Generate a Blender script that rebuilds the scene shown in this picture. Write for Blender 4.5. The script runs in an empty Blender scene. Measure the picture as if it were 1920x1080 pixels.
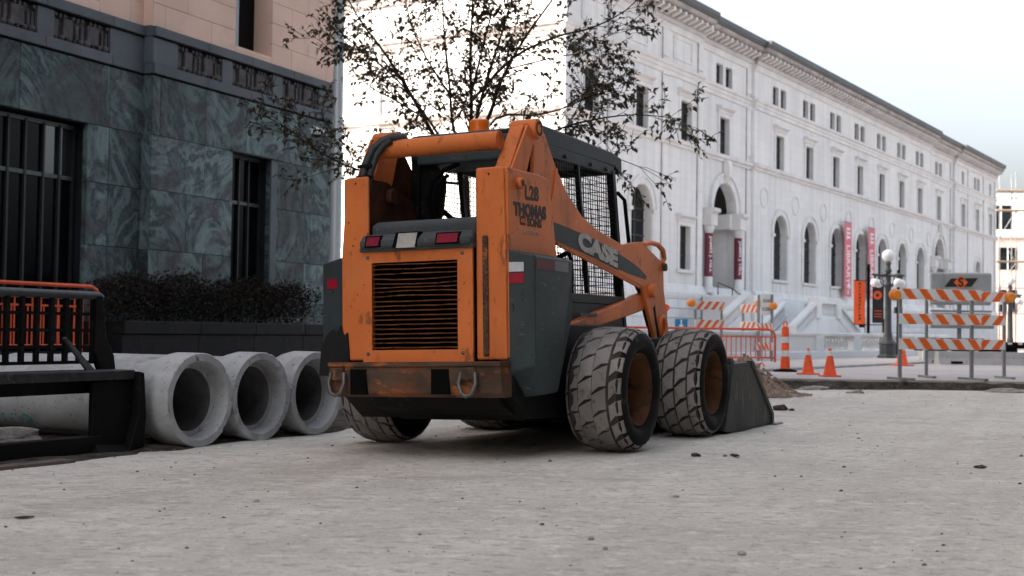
import bpy, bmesh, math, random
from mathutils import Vector, Matrix, noise as mnoise
R = math.radians
S = bpy.context.scene
COL = S.collection
rng = random.Random(7)

# ---------------------------------------------------------------- camera
CAM_H = 0.74
cam_d = bpy.data.cameras.new('camera')
cam = bpy.data.objects.new('camera', cam_d)
COL.objects.link(cam)
S.camera = cam
cam_d.sensor_width = 36.0
cam_d.lens = 36.0 * 2507.0 / 1920.0
cam_d.clip_start = 0.05
cam_d.clip_end = 3000.0
_p, _r = R(1.85), 0.014
_f = Vector((0, math.cos(_p), math.sin(_p)))
_u0 = Vector((0, -math.sin(_p), math.cos(_p)))
_x = Vector((1, 0, 0)) * math.cos(_r) + _u0 * math.sin(_r)
_u = _u0 * math.cos(_r) - Vector((1, 0, 0)) * math.sin(_r)
cam.matrix_world = Matrix(((_x.x, _u.x, -_f.x, 0), (_x.y, _u.y, -_f.y, 0), (_x.z, _u.z, -_f.z, CAM_H), (0, 0, 0, 1)))
cam_d.dof.use_dof = True
cam_d.dof.focus_distance = 7.9
cam_d.dof.aperture_fstop = 4.0

# ---------------------------------------------------------------- sky, sun, exposure
SUN_AZ, SUN_EL = R(256), R(30)          # azimuth clockwise from +Y
W = bpy.data.worlds.new('World')
S.world = W
W.use_nodes = True
wn = W.node_tree.nodes
wl = W.node_tree.links
sky = wn.new('ShaderNodeTexSky')
sky.sky_type = 'NISHITA'
sky.sun_disc = False
sky.sun_elevation = SUN_EL
sky.sun_rotation = SUN_AZ
sky.altitude = 200
sky.air_density = 1.0
sky.dust_density = 10.0
sky.ozone_density = 1.0
hsv = wn.new('ShaderNodeHueSaturation')
hsv.inputs['Saturation'].default_value = 0.5
wl.new(sky.outputs[0], hsv.inputs['Color'])
bg = wn['Background']
bg.inputs['Strength'].default_value = 0.15
wl.new(hsv.outputs[0], bg.inputs['Color'])
sun_d = bpy.data.lights.new('sun', 'SUN')
sun_d.energy = 2.2
sun_d.angle = R(0.53)
sun_d.color = (1.0, 0.86, 0.74)
sun = bpy.data.objects.new('sun', sun_d)
COL.objects.link(sun)
_sd = Vector((math.sin(SUN_AZ) * math.cos(SUN_EL), math.cos(SUN_AZ) * math.cos(SUN_EL), math.sin(SUN_EL)))
sun.rotation_euler = _sd.to_track_quat('Z', 'Y').to_euler()
sun.location = _sd * 80
S.view_settings.view_transform = 'Standard'
S.view_settings.look = 'None'
S.view_settings.exposure = 1.95
S.view_settings.gamma = 1.0
S.render.engine = 'CYCLES'
S.cycles.max_bounces = 6
S.cycles.diffuse_bounces = 4
S.cycles.use_denoising = True

# ---------------------------------------------------------------- helpers
class MB:
    """collects geometry; build() links it as one mesh object"""
    def __init__(self):
        self.v = []
        self.f = []
    def add(self, vs, fs):
        o = len(self.v)
        self.v += [tuple(p) for p in vs]
        self.f += [tuple(i + o for i in f) for f in fs]
        return self
    def box(self, x0, y0, z0, x1, y1, z1):
        return self.add([(x0, y0, z0), (x1, y0, z0), (x1, y1, z0), (x0, y1, z0), (x0, y0, z1), (x1, y0, z1), (x1, y1, z1), (x0, y1, z1)],
                        [(0, 3, 2, 1), (4, 5, 6, 7), (0, 1, 5, 4), (1, 2, 6, 5), (2, 3, 7, 6), (3, 0, 4, 7)])
    def hexa(self, p):
        return self.add(p, [(0, 3, 2, 1), (4, 5, 6, 7), (0, 1, 5, 4), (1, 2, 6, 5), (2, 3, 7, 6), (3, 0, 4, 7)])
    def prism(self, poly, axis, a, b):
        n = len(poly)
        def P(q, h):
            return {'x': (h, q[0], q[1]), 'y': (q[0], h, q[1]), 'z': (q[0], q[1], h)}[axis]
        vs = [P(q, a) for q in poly] + [P(q, b) for q in poly]
        fs = [tuple(range(n)), tuple(range(2 * n - 1, n - 1, -1))]
        fs += [(i, i + n, (i + 1) % n + n, (i + 1) % n) for i in range(n)]
        return self.add(vs, fs)
    def tube(self, pts, r, n=8, cap=True, closed=False):
        pts = [Vector(p) for p in pts]
        m = len(pts)
        rs = r if isinstance(r, (list, tuple)) else [r] * m
        vs, fs = [], []
        ref = None
        for i, p in enumerate(pts):
            if closed:
                t = pts[(i + 1) % m] - pts[i - 1]
            else:
                t = pts[min(i + 1, m - 1)] - pts[max(i - 1, 0)]
            t = t.normalized() if t.length > 1e-9 else Vector((0, 0, 1))
            if ref is None:
                ref = Vector((0, 0, 1)) if abs(t.z) < .9 else Vector((1, 0, 0))
            a = (ref - t * ref.dot(t))
            if a.length < 1e-6:
                a = t.orthogonal()
            a.normalize()
            ref = a
            b = t.cross(a)
            vs += [p + (a * math.cos(2 * math.pi * k / n) + b * math.sin(2 * math.pi * k / n)) * rs[i] for k in range(n)]
        last = m if closed else m - 1
        for i in range(last):
            for k in range(n):
                j = (i + 1) % m
                fs.append((i * n + k, i * n + (k + 1) % n, j * n + (k + 1) % n, j * n + k))
        if cap and not closed:
            fs.append(tuple(range(n - 1, -1, -1)))
            fs.append(tuple((m - 1) * n + k for k in range(n)))
        return self.add(vs, fs)
    def cyl(self, a, b, r, n=12, r2=None):
        return self.tube([a, b], [r, r if r2 is None else r2], n)
    def lathe(self, prof, n=24, axis='z', c=(0, 0, 0), cap=False):
        """prof: (radius, height) pairs"""
        m = len(prof)
        vs, fs = [], []
        for r, h in prof:
            for k in range(n):
                a = 2 * math.pi * k / n
                u, w = r * math.cos(a), r * math.sin(a)
                q = {'z': (u, w, h), 'x': (h, u, w), 'y': (w, h, u)}[axis]
                vs.append((q[0] + c[0], q[1] + c[1], q[2] + c[2]))
        for i in range(m - 1):
            for k in range(n):
                fs.append((i * n + k, i * n + (k + 1) % n, (i + 1) * n + (k + 1) % n, (i + 1) * n + k))
        if cap:
            fs.append(tuple(range(n - 1, -1, -1)))
            fs.append(tuple((m - 1) * n + k for k in range(n)))
        return self.add(vs, fs)
    def quad(self, a, b, c, d):
        return self.add([a, b, c, d], [(0, 1, 2, 3)])
    def mesh(self, name, mat, smooth=0, normals=True):
        me = bpy.data.meshes.new(name)
        me.from_pydata(self.v, [], self.f)
        if normals:
            bm = bmesh.new()
            bm.from_mesh(me)
            bmesh.ops.recalc_face_normals(bm, faces=bm.faces)
            bm.to_mesh(me)
            bm.free()
        if mat is not None:
            me.materials.append(mat)
        if smooth:
            me.polygons.foreach_set('use_smooth', [True] * len(me.polygons))
            me.set_sharp_from_angle(angle=R(smooth))
        me.update()
        return me
    def build(self, name, mat, parent=None, smooth=0, bevel=0, loc=None, rot=None, normals=True, seg=2):
        o = link(name, self.mesh(name, mat, smooth, normals), parent, loc, rot)
        if bevel:
            md = o.modifiers.new('edge', 'BEVEL')
            md.width = bevel
            md.segments = seg
            md.limit_method = 'ANGLE'
            md.angle_limit = R(40)
        return o

def link(name, data, parent=None, loc=None, rot=None):
    o = bpy.data.objects.new(name, data)
    COL.objects.link(o)
    if parent is not None:
        o.parent = parent
    if loc is not None:
        o.location = loc
    if rot is not None:
        o.rotation_euler = rot
    return o

def tag(o, label=None, cat=None, group=None, kind=None):
    if label:
        o['label'] = label
    if cat:
        o['category'] = cat
    if group:
        o['group'] = group
    if kind:
        o['kind'] = kind
    return o

def empty(name, loc, rz=0, label=None, cat=None, group=None):
    o = link(name, None, None, loc, (0, 0, rz))
    o.empty_display_size = .2
    return tag(o, label, cat, group)

def kids(o):
    return [c for c in COL.objects if c.parent == o]

def copy_tree(o, parent=None):
    c = o.copy()
    COL.objects.link(c)
    c.parent = parent
    for ch in kids(o):
        copy_tree(ch, c)
    return c

def text_mesh(body, size, mat, depth=.001, bold=0.0, align='LEFT', spacing=1.0, shear=0.0):
    cu = bpy.data.curves.new('lettering', 'FONT')
    cu.body = body
    cu.size = size
    cu.extrude = depth
    cu.offset = bold
    cu.align_x = align
    cu.space_character = spacing
    cu.shear = shear
    cu.resolution_u = 4
    tmp = bpy.data.objects.new('lettering', cu)
    COL.objects.link(tmp)
    dg = bpy.context.evaluated_depsgraph_get()
    me = bpy.data.meshes.new_from_object(tmp.evaluated_get(dg))
    COL.objects.unlink(tmp)
    bpy.data.objects.remove(tmp)
    me.materials.clear()
    me.materials.append(mat)
    me.name = 'lettering'
    return me

def lettering(body, size, mat, parent, origin, xdir, ydir, width=None, **kw):
    """flat print: xdir reading direction, ydir up; width stretches the line to that length"""
    me = text_mesh(body, size, mat, **kw)
    if width:
        xs = [v.co.x for v in me.vertices]
        w0 = max(xs) - min(xs)
        x0 = min(xs)
        for v in me.vertices:
            v.co.x = (v.co.x - x0) * width / w0 if kw.get('align', 'LEFT') == 'LEFT' else v.co.x * width / w0
    o = link('lettering', me, parent)
    X = Vector(xdir).normalized()
    Y = Vector(ydir)
    Y = (Y - X * Y.dot(X)).normalized()
    Z = X.cross(Y)
    m = Matrix(((X.x, Y.x, Z.x, origin[0]), (X.y, Y.y, Z.y, origin[1]), (X.z, Y.z, Z.z, origin[2]), (0, 0, 0, 1)))
    o.matrix_local = m
    return o

# ---------------------------------------------------------------- materials
def mk(name, col, rough=.6, metal=0., var=.18, vs=2.5, spots=(), bump=0., bs=60., rnd=0., spec=.35, stretch=(1, 1, 1), hue=None, obj=False, bdist=.01):
    m = bpy.data.materials.new(name)
    m.use_nodes = True
    N = m.node_tree.nodes
    Lk = m.node_tree.links
    b = N['Principled BSDF']
    b.inputs['Roughness'].default_value = rough
    b.inputs['Metallic'].default_value = metal
    b.inputs['Specular IOR Level'].default_value = spec
    if obj:
        src = N.new('ShaderNodeTexCoord').outputs['Object']
    else:
        src = N.new('ShaderNodeNewGeometry').outputs['Position']
    if rnd:
        oi = N.new('ShaderNodeObjectInfo')
    def coords(st):
        if tuple(st) == (1, 1, 1):
            return src
        mp = N.new('ShaderNodeMapping')
        if len(st) > 3:                     # stretched along a direction st[3] degrees right of +Y
            mp.vector_type = 'TEXTURE'
            mp.inputs['Rotation'].default_value = (0, 0, R(-st[3]))
        mp.inputs['Scale'].default_value = st[:3]
        Lk.new(src, mp.inputs['Vector'])
        return mp.outputs[0]
    def nz(scale, detail=5, st=(1, 1, 1), dist=0., rg=.55):
        t = N.new('ShaderNodeTexNoise')
        t.inputs['Scale'].default_value = scale
        t.inputs['Detail'].default_value = detail
        t.inputs['Roughness'].default_value = rg
        t.inputs['Distortion'].default_value = dist
        Lk.new(coords(st), t.inputs['Vector'])
        return t.outputs['Fac']
    def mr(x, a, c, lo=0., hi=1.):
        t = N.new('ShaderNodeMapRange')
        t.inputs[1].default_value = a
        t.inputs[2].default_value = c
        t.inputs[3].default_value = lo
        t.inputs[4].default_value = hi
        Lk.new(x, t.inputs[0])
        return t.outputs[0]
    def mix(fac, a, c):
        t = N.new('ShaderNodeMix')
        t.data_type = 'RGBA'
        if hasattr(fac, 'node'):
            Lk.new(fac, t.inputs['Factor'])
        else:
            t.inputs['Factor'].default_value = fac
        for s, q in (('A', a), ('B', c)):
            k = [i for i in t.inputs if i.name == s and i.type == 'RGBA'][0]
            if hasattr(q, 'node'):
                Lk.new(q, k)
            else:
                k.default_value = (*q[:3], 1)
        return [o for o in t.outputs if o.type == 'RGBA'][0]
    hi = tuple(min(1, c * (1 + var)) for c in col)
    lo = tuple(c * (1 - var) for c in col)
    if hue:
        hi = hue
    c = mix(mr(nz(vs, 6, stretch), .3, .7), lo, hi)
    if rnd:
        g = N.new('ShaderNodeMapRange')
        g.inputs[3].default_value = 1 - rnd
        g.inputs[4].default_value = 1 + rnd
        Lk.new(oi.outputs['Random'], g.inputs[0])
        h = N.new('ShaderNodeHueSaturation')
        Lk.new(g.outputs[0], h.inputs['Value'])
        Lk.new(c, h.inputs['Color'])
        c = h.outputs[0]
    for s in spots:
        sc, th, soft, sc_col = s[:4]
        st = s[4] if len(s) > 4 else (1, 1, 1)
        amt = s[5] if len(s) > 5 else 1.
        c = mix(mr(nz(sc, 7, st, .3, .62), th, th + soft, 0, amt), c, sc_col)
    Lk.new(c, b.inputs['Base Color'])
    if bump:
        bp = N.new('ShaderNodeBump')
        bp.inputs['Strength'].default_value = bump
        bp.inputs['Distance'].default_value = bdist
        Lk.new(nz(bs, 6), bp.inputs['Height'])
        Lk.new(bp.outputs[0], b.inputs['Normal'])
    return m

RUST = (.10, .045, .022)
DIRT = (.075, .062, .052)
ORANGE = mk('orange_paint', (.68, .182, .046), .5, var=.16, vs=1.6, spots=[(2.2, .50, .22, (.36, .10, .028), (1, 1, 1), .55), (7, .56, .16, (.30, .085, .025), (1, 1, .22), .6), (9, .60, .05, (.20, .07, .03), (1, 1, .5), .75), (30, .655, .03, (.05, .035, .03)), (3, .56, .14, (.56, .21, .09), (1, 1, 1), .5)], bump=.05, bs=70, spec=0.28)
SHADED_ORANGE = mk('shaded_orange_paint', (.055, .022, .012), .7, var=.4, vs=4, spots=[(7, .56, .12, (.10, .035, .015))], bump=.1, bs=40, spec=0.1)  # orange with the shade of the inner tower and arm faces in its colour
LOUVRE_M = mk('grimy_louvre_paint', (.17, .06, .025), .7, var=.4, vs=9, spots=[(25, .56, .08, (.03, .02, .015)), (12, .58, .08, (.30, .12, .05))], bump=.1, spec=0.15)
ORANGE_WORN = mk('worn_orange_paint', (.095, .060, .042), .75, var=.4, vs=4, spots=[(4, .48, .22, (.24, .085, .035), (.6, 1, 1.6), .8), (8, .57, .07, (.45, .14, .045), (.6, 1, 1.6), .75), (14, .56, .10, (.07, .055, .045), (.5, 1, 1), .8)], bump=.25, bs=40, spec=0.15)
GREY_PAINT = mk('slate_grey_paint', (.042, .056, .059), .48, var=.22, vs=2.2, spots=[(22, .63, .03, (.02, .022, .024), (1, 1, .35)), (14, .63, .04, (.10, .115, .115), (1, 1, 3), .8), (3, .53, .2, (.028, .030, .030), (1, 1, .5), .8), (6, .60, .10, (.075, .062, .05), (1, 1, .4), .6)], bump=.05, bs=60, spec=0.22)
GREY_PLASTIC = mk('grey_plastic', (.062, .072, .076), .62, var=.2, vs=4, spots=[(30, .62, .05, (.13, .14, .135))], bump=.08, bs=120, spec=0.2)
BLACK_STEEL = mk('black_steel', (.008, .008, .008), .55, var=.4, vs=4, spots=[(10, .62, .08, (.028, .024, .021))], bump=.1, bs=60, spec=0.12)
CAB_PAINT = mk('cab_paint', (.010, .013, .014), .45, var=.35, vs=4, spots=[(14, .64, .06, (.035, .044, .046))], bump=.04, bs=60, spec=0.2)
BLACK = mk('matt_black', (.004, .004, .004), .8, var=.3, spec=0.06)
RUBBER = mk('tyre_rubber', (.011, .0105, .010), .75, var=.4, vs=5, spots=[(7, .57, .12, (.04, .037, .034))], bump=.25, bs=45, spec=0.1)
TREAD = mk('dusty_tread_rubber', (.235, .215, .20), .85, var=.2, vs=4, spots=[(14, .58, .1, (.09, .083, .077)), (60, .63, .06, (.07, .065, .06))], bump=.3, bs=70, rnd=.1, spec=0.1)
RIM = mk('rusty_rim', (.10, .045, .019), .7, var=.4, vs=5, spots=[(8, .52, .1, (.035, .026, .02))], bump=.2, bs=50, spec=0.12)
STEEL = mk('worn_steel', (.16, .15, .14), .45, .6, var=.3, vs=5, spots=[(10, .56, .1, (.07, .045, .03))], bump=.1)
RUSTY = mk('rusted_iron', (.075, .045, .028), .8, var=.5, vs=14, spots=[(22, .57, .05, (.30, .12, .045)), (40, .58, .04, (.025, .02, .018))], bump=.5, bs=50)
BUCKET_M = mk('bucket_steel', (.048, .046, .043), .55, 0, var=.35, vs=2.5, spots=[(5, .56, .12, (.075, .065, .056)), (10, .58, .05, (.13, .12, .108), (.5, 2.5, .5), .7), (18, .62, .05, (.05, .032, .024)), (30, .64, .03, (.18, .17, .16), (1, 1, 3), .8)], bump=.15, bs=40, spec=0.15)
RED_REFL = mk('red_reflector', (.32, .012, .03), .3, var=.15, vs=30)
WHITE_REFL = mk('white_reflector', (.55, .56, .57), .4, var=.12, vs=30)
RED_LENS = mk('red_lens', (.22, .010, .03), .2, var=.25, vs=60)
PLATE_W = mk('dusty_white_plate', (.42, .40, .37), .6, var=.15, vs=25)
AMBER = mk('amber_lens', (.85, .17, .012), .25, var=.12, vs=12)
AMBER_P = mk('amber_plastic', (.80, .26, .03), .35, var=.12, vs=30)
DECAL_D = mk('dark_decal', (.03, .027, .026), .6, var=.3, vs=30)
DECAL_G = mk('grey_decal', (.46, .44, .41), .55, var=.2, vs=16, spots=[(40, .62, .04, (.12, .11, .10))])
DECAL_L = mk('light_decal', (.42, .37, .33), .6, var=.2, vs=40)
CONCRETE = mk('pipe_concrete', (.41, .42, .42), .88, var=.2, vs=2.5, spots=[(4, .54, .14, (.28, .28, .275)), (9, .60, .06, (.48, .49, .49)), (45, .63, .03, (.13, .13, .13)), (2.2, .6, .1, (.24, .225, .205)), (16, .64, .05, (.2, .195, .19), (1, 1, .4))], bump=.3, bs=55, spec=0.15)
CONC_GREY = mk('grey_concrete', (.33, .33, .33), .85, var=.2, vs=2, spots=[(8, .6, .1, (.22, .22, .22))], bump=.2, bs=40)
RUBBLE = mk('concrete_rubble', (.5, .49, .47), .9, var=.35, vs=25, bump=.6, bs=60)
SOIL = mk('dark_soil', (.065, .055, .047), .95, var=.5, vs=7, spots=[(25, .58, .06, (.15, .13, .11))], bump=1., bs=25, bdist=.03, spec=0.05)
GRAVEL = mk('brown_gravel', (.30, .215, .165), .95, var=.4, vs=30, bump=.8, bs=60, rnd=.2)
STONE_W = mk('white_limestone', (.69, .69, .68), .8, var=.06, vs=.35, spots=[(1.2, .60, .12, (.62, .63, .64)), (3.5, .66, .1, (.62, .59, .57))], bump=.08, bs=14, stretch=(1, 1, .6))
def ashlar(m, bw=1.25, bh=.46):
    """faint joints and rain streaks on stone too far off to build block by block"""
    N, Lk = m.node_tree.nodes, m.node_tree.links
    b = N['Principled BSDF']
    src = b.inputs['Base Color'].links[0].from_socket
    tc = N.new('ShaderNodeTexCoord')
    sp = N.new('ShaderNodeSeparateXYZ')
    Lk.new(tc.outputs['Object'], sp.inputs[0])
    ad = N.new('ShaderNodeMath')
    Lk.new(sp.outputs[0], ad.inputs[0])
    Lk.new(sp.outputs[1], ad.inputs[1])
    cb = N.new('ShaderNodeCombineXYZ')
    Lk.new(ad.outputs[0], cb.inputs[0])
    Lk.new(sp.outputs[2], cb.inputs[1])
    br = N.new('ShaderNodeTexBrick')
    br.inputs['Scale'].default_value = 1
    br.inputs['Brick Width'].default_value = bw
    br.inputs['Row Height'].default_value = bh
    br.inputs['Mortar Size'].default_value = .012
    br.inputs['Mortar Smooth'].default_value = .3
    br.inputs['Bias'].default_value = 0
    br.inputs['Color1'].default_value = (1, 1, 1, 1)
    br.inputs['Color2'].default_value = (.94, .945, .95, 1)
    br.inputs['Mortar'].default_value = (.86, .86, .86, 1)
    Lk.new(cb.outputs[0], br.inputs['Vector'])
    mp = N.new('ShaderNodeMapping')
    mp.inputs['Scale'].default_value = (2.2, 2.2, .12)
    Lk.new(tc.outputs['Object'], mp.inputs[0])
    nz = N.new('ShaderNodeTexNoise')
    nz.inputs['Scale'].default_value = 1.
    nz.inputs['Detail'].default_value = 6
    Lk.new(mp.outputs[0], nz.inputs['Vector'])
    mr = N.new('ShaderNodeMapRange')
    mr.inputs[1].default_value = .42
    mr.inputs[2].default_value = .75
    mr.inputs[3].default_value = 1.
    mr.inputs[4].default_value = .82
    Lk.new(nz.outputs['Fac'], mr.inputs[0])
    c = src
    for q in (br.outputs['Color'], mr.outputs[0]):
        mx = N.new('ShaderNodeMix')
        mx.data_type = 'RGBA'
        mx.blend_type = 'MULTIPLY'
        mx.inputs['Factor'].default_value = 1
        ins = [i for i in mx.inputs if i.type == 'RGBA']
        Lk.new(c, ins[0])
        Lk.new(q, ins[1])
        c = [o for o in mx.outputs if o.type == 'RGBA'][0]
    Lk.new(c, b.inputs['Base Color'])
ashlar(STONE_W)
STONE_B = mk('limestone_block', (.62, .635, .64), .8, var=.08, vs=.6, bump=.1, bs=14, rnd=.06)
STONE_TRIM = mk('limestone_trim', (.63, .62, .61), .8, var=.1, vs=.9, spots=[(1.6, .58, .14, (.52, .495, .475), (1, 1, .4))], bump=.08, bs=14)
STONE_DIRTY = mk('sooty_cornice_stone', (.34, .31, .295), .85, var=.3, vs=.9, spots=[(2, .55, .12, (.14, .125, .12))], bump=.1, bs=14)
COPPER = mk('dark_roof_gutter', (.085, .092, .095), .6, var=.2, vs=.5)
GLASS_D = mk('dark_window_glass', (.010, .012, .014), .10, var=.5, vs=.6, spec=.14)
FRAME_D = mk('dark_window_frame', (.02, .023, .023), .5, var=.2)
PEACH = mk('peach_stone', (.70, .49, .385), .8, var=.10, vs=.8, spots=[(2.5, .58, .14, (.62, .43, .35)), (1.1, .6, .14, (.74, .54, .43))], bump=.08, bs=30, rnd=.05, stretch=(1, 1, 2))
WALL_DARK = mk('dark_polished_granite', (.010, .0095, .0095), .5, var=.4, vs=4, spots=[(9, .6, .1, (.03, .027, .027))], bump=.05, spec=0.12)
RELIEF = mk('carved_stone', (.085, .077, .078), .7, var=.35, vs=6, spots=[(15, .57, .08, (.11, .10, .10))], bump=.2, bs=40, spec=0.12)
ALU = mk('painted_pole', (.50, .55, .56), .35, .25, var=.06, vs=1.)
BARK = mk('bark', (.032, .024, .020), .9, var=.35, vs=12, bump=.4, bs=50, spec=0.1)
WHITE_P = mk('white_plastic', (.72, .72, .72), .4, var=.05)
OPAL = mk('opal_glass', (.82, .81, .80), .25, var=.03)
LAMP_IRON = mk('lamp_iron', (.05, .055, .055), .5, var=.25, vs=6)
SAFETY_O = mk('safety_orange', (.80, .10, .025), .55, var=.16, vs=5, spots=[(9, .60, .1, (.45, .08, .03)), (30, .66, .04, (.12, .06, .04))])
FENCE_O = mk('orange_fence_paint', (.68, .09, .025), .5, var=.22, vs=3, spots=[(12, .62, .06, (.25, .05, .02))])
STRIPE_O = mk('orange_sheeting', (.74, .13, .02), .5, var=.12, vs=5, spots=[(8, .62, .08, (.50, .14, .05)), (40, .67, .03, (.3, .15, .1))])
STRIPE_W = mk('white_sheeting', (.66, .67, .67), .5, var=.08, vs=5, spots=[(7, .58, .12, (.48, .47, .45), (1, 1, .5)), (40, .66, .03, (.25, .24, .22))])
GALV = mk('galvanised_steel', (.22, .235, .24), .5, .3, var=.15, vs=4)
BANNER_P = mk('pink_banner_cloth', (.60, .17, .20), .8, var=.05)
BANNER_O = mk('orange_banner_cloth', (.72, .10, .025), .8, var=.06)
BANNER_B = mk('black_banner_cloth', (.022, .02, .02), .8, var=.1)
MAROON = mk('maroon_column_wrap', (.15, .028, .045), .7, var=.1)
BOARD_G = mk('grey_sign_back', (.27, .285, .29), .5, var=.12, vs=2., spots=[(4, .58, .1, (.2, .21, .21), (1, 1, .2))])
SIGN_W = mk('white_sign', (.72, .74, .74), .5, var=.04)
BLUE = mk('blue_sign', (.02, .20, .38), .5, var=.1)
WOODY = mk('scaffold_plank', (.32, .23, .15), .8, var=.2)
CLAY = mk('pale_pink_brick', (.62, .46, .40), .85, var=.1, vs=.3)
TAN = mk('pale_render', (.70, .68, .66), .85, var=.1, vs=.3)

def leaf_mat(name, a, b_):
    m = mk(name, a, .6, var=.3, vs=9, spots=[(5, .5, .2, b_)], spec=.15)
    b = m.node_tree.nodes['Principled BSDF']
    return m
LEAF = leaf_mat('tree_leaf', (.060, .056, .033), (.105, .070, .040))
HEDGE = leaf_mat('hedge_leaf', (.018, .015, .011), (.042, .024, .017))

def marble(name):
    m = bpy.data.materials.new(name)
    m.use_nodes = True
    N = m.node_tree.nodes
    Lk = m.node_tree.links
    b = N['Principled BSDF']
    b.inputs['Roughness'].default_value = .45
    b.inputs['Specular IOR Level'].default_value = .12
    g = N.new('ShaderNodeNewGeometry')
    oi = N.new('ShaderNodeObjectInfo')
    off = N.new('ShaderNodeVectorMath')
    off.operation = 'MULTIPLY_ADD'
    cmb = N.new('ShaderNodeCombineXYZ')
    for i in range(3):
        Lk.new(oi.outputs['Random'], cmb.inputs[i])
    Lk.new(cmb.outputs[0], off.inputs[0])
    off.inputs[1].default_value = (9, 17, 5)
    Lk.new(g.outputs['Position'], off.inputs[2])
    def nz(sc, dist, det=6, rg=.6):
        t = N.new('ShaderNodeTexNoise')
        t.inputs['Scale'].default_value = sc
        t.inputs['Detail'].default_value = det
        t.inputs['Roughness'].default_value = rg
        t.inputs['Distortion'].default_value = dist
        Lk.new(off.outputs[0], t.inputs['Vector'])
        return t.outputs['Fac']
    def ramp(x, stops):
        r = N.new('ShaderNodeValToRGB')
        e = r.color_ramp.elements
        e[0].position, e[0].color = stops[0][0], (*stops[0][1], 1)
        e[1].position, e[1].color = stops[-1][0], (*stops[-1][1], 1)
        for p, c in stops[1:-1]:
            q = e.new(p)
            q.color = (*c, 1)
        Lk.new(x, r.inputs[0])
        return r.outputs[0]
    base = ramp(nz(.50, 2.2, 8, .66), [(.28, (.012, .017, .019)), (.41, (.088, .122, .120)), (.465, (.020, .032, .035)), (.54, (.150, .205, .198)), (.60, (.028, .040, .044)), (.70, (.130, .150, .150))])
    vein = ramp(nz(1.1, 5.5, 8), [(.44, (0, 0, 0)), (.495, (1, 1, 1)), (.505, (1, 1, 1)), (.54, (0, 0, 0))])
    mx = N.new('ShaderNodeMix')
    mx.data_type = 'RGBA'
    ci = [i for i in mx.inputs if i.type == 'RGBA']
    mul = N.new('ShaderNodeMath')
    mul.operation = 'MULTIPLY'
    mul.inputs[1].default_value = .28
    Lk.new(vein, mul.inputs[0])
    Lk.new(mul.outputs[0], mx.inputs['Factor'])
    Lk.new(base, ci[0])
    ci[1].default_value = (.17, .20, .195, 1)
    red = ramp(nz(.9, 1.6, 4), [(.45, (0, 0, 0)), (.62, (1, 1, 1))])
    m2 = N.new('ShaderNodeMath')
    m2.operation = 'MULTIPLY'
    m2.inputs[1].default_value = .6
    Lk.new(red, m2.inputs[0])
    mx2 = N.new('ShaderNodeMix')
    mx2.data_type = 'RGBA'
    cj = [i for i in mx2.inputs if i.type == 'RGBA']
    Lk.new(m2.outputs[0], mx2.inputs['Factor'])
    Lk.new([o for o in mx.outputs if o.type == 'RGBA'][0], cj[0])
    cj[1].default_value = (.055, .046, .050, 1)
    h = N.new('ShaderNodeHueSaturation')
    h.inputs['Saturation'].default_value = 1.1
    mr = N.new('ShaderNodeMapRange')
    mr.inputs[3].default_value = .62
    mr.inputs[4].default_value = 1.3
    Lk.new(oi.outputs['Random'], mr.inputs[0])
    Lk.new(mr.outputs[0], h.inputs['Value'])
    Lk.new([o for o in mx2.outputs if o.type == 'RGBA'][0], h.inputs['Color'])
    Lk.new(h.outputs[0], b.inputs['Base Color'])
    return m
MARBLE = marble('green_marble')
MARBLE_BAND = mk('grey_green_stone', (.088, .100, .108), .5, var=.2, vs=1.6, spots=[(3, .55, .15, (.108, .098, .11)), (6, .6, .1, (.075, .10, .10))], rnd=.12, spec=0.15)

def road_mat():
    m = mk('dusty_concrete_road', (0.605, 0.572, 0.508), .92, var=.16, vs=.5,
           spots=[(1.5, .50, .12, (0.46, 0.43, 0.385), (1, 16, 1, 25.), .55), (3.2, .55, .10, (0.70, 0.665, 0.60), (1, 22, 1, 23.), .5), (.55, .5, .2, (0.45, 0.42, 0.37), (1, 1, 1), .7), (1.4, .50, .22, (0.485, 0.455, 0.410), (.7, 1, 1), .9), (4.5, .55, .12, (0.70, 0.668, 0.60), (.65, 1, 1), .8), (5.2, .58, .10, (0.433, 0.393, 0.342), (.65, 1, 1), .75),
                  (14, .55, .10, (0.715, 0.685, 0.62), (.7, 1, 1), .8), (17, .55, .08, (0.372, 0.348, 0.31), (.65, 1, 1), .85), (42, .54, .08, (0.385, 0.355, 0.315), (.75, 1, 1), .6),
                  (55, .585, .06, (0.798, 0.752, 0.684), (.75, 1, 1), .55), (95, .625, .04, (0.194, 0.173, 0.154)), (2.3, .60, .1, (0.410, 0.370, 0.325), (.3, 1, 1), .8)], bump=.7, bs=24, bdist=.014, spec=.1)
    return m
ROAD = road_mat()
PAVE = mk('light_pavement', (.41, .372, .35), .9, var=.14, vs=.4, spots=[(1.5, .55, .15, (.33, .30, .288)), (12, .62, .06, (.22, .205, .195))], bump=.2, bs=25)
SIDEWALK = mk('sidewalk_concrete', (.25, .25, .25), .9, var=.15, vs=.8, spots=[(6, .6, .1, (.18, .18, .18))], bump=.2, bs=30)
ASPHALT = mk('asphalt', (.12, .12, .12), .9, var=.15, vs=.5, bump=.3, bs=40)
# ---------------------------------------------------------------- ground
def gz(x, y):
    lat = -((x - .8167) * .8988 - (y - 8.29) * .4384)
    return -.011 * max(0., min(4., lat))

STREET = R(24.3)                       # street runs this far right of the view axis
BD = Vector((math.sin(STREET), math.cos(STREET), 0))
BN = Vector((math.cos(STREET), -math.sin(STREET), 0))
B0 = Vector((-5.7185, 21.0, 0))
def street_pt(u, off, z=0.):
    p = B0 + BD * u + BN * off
    return Vector((p.x, p.y, z))

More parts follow.
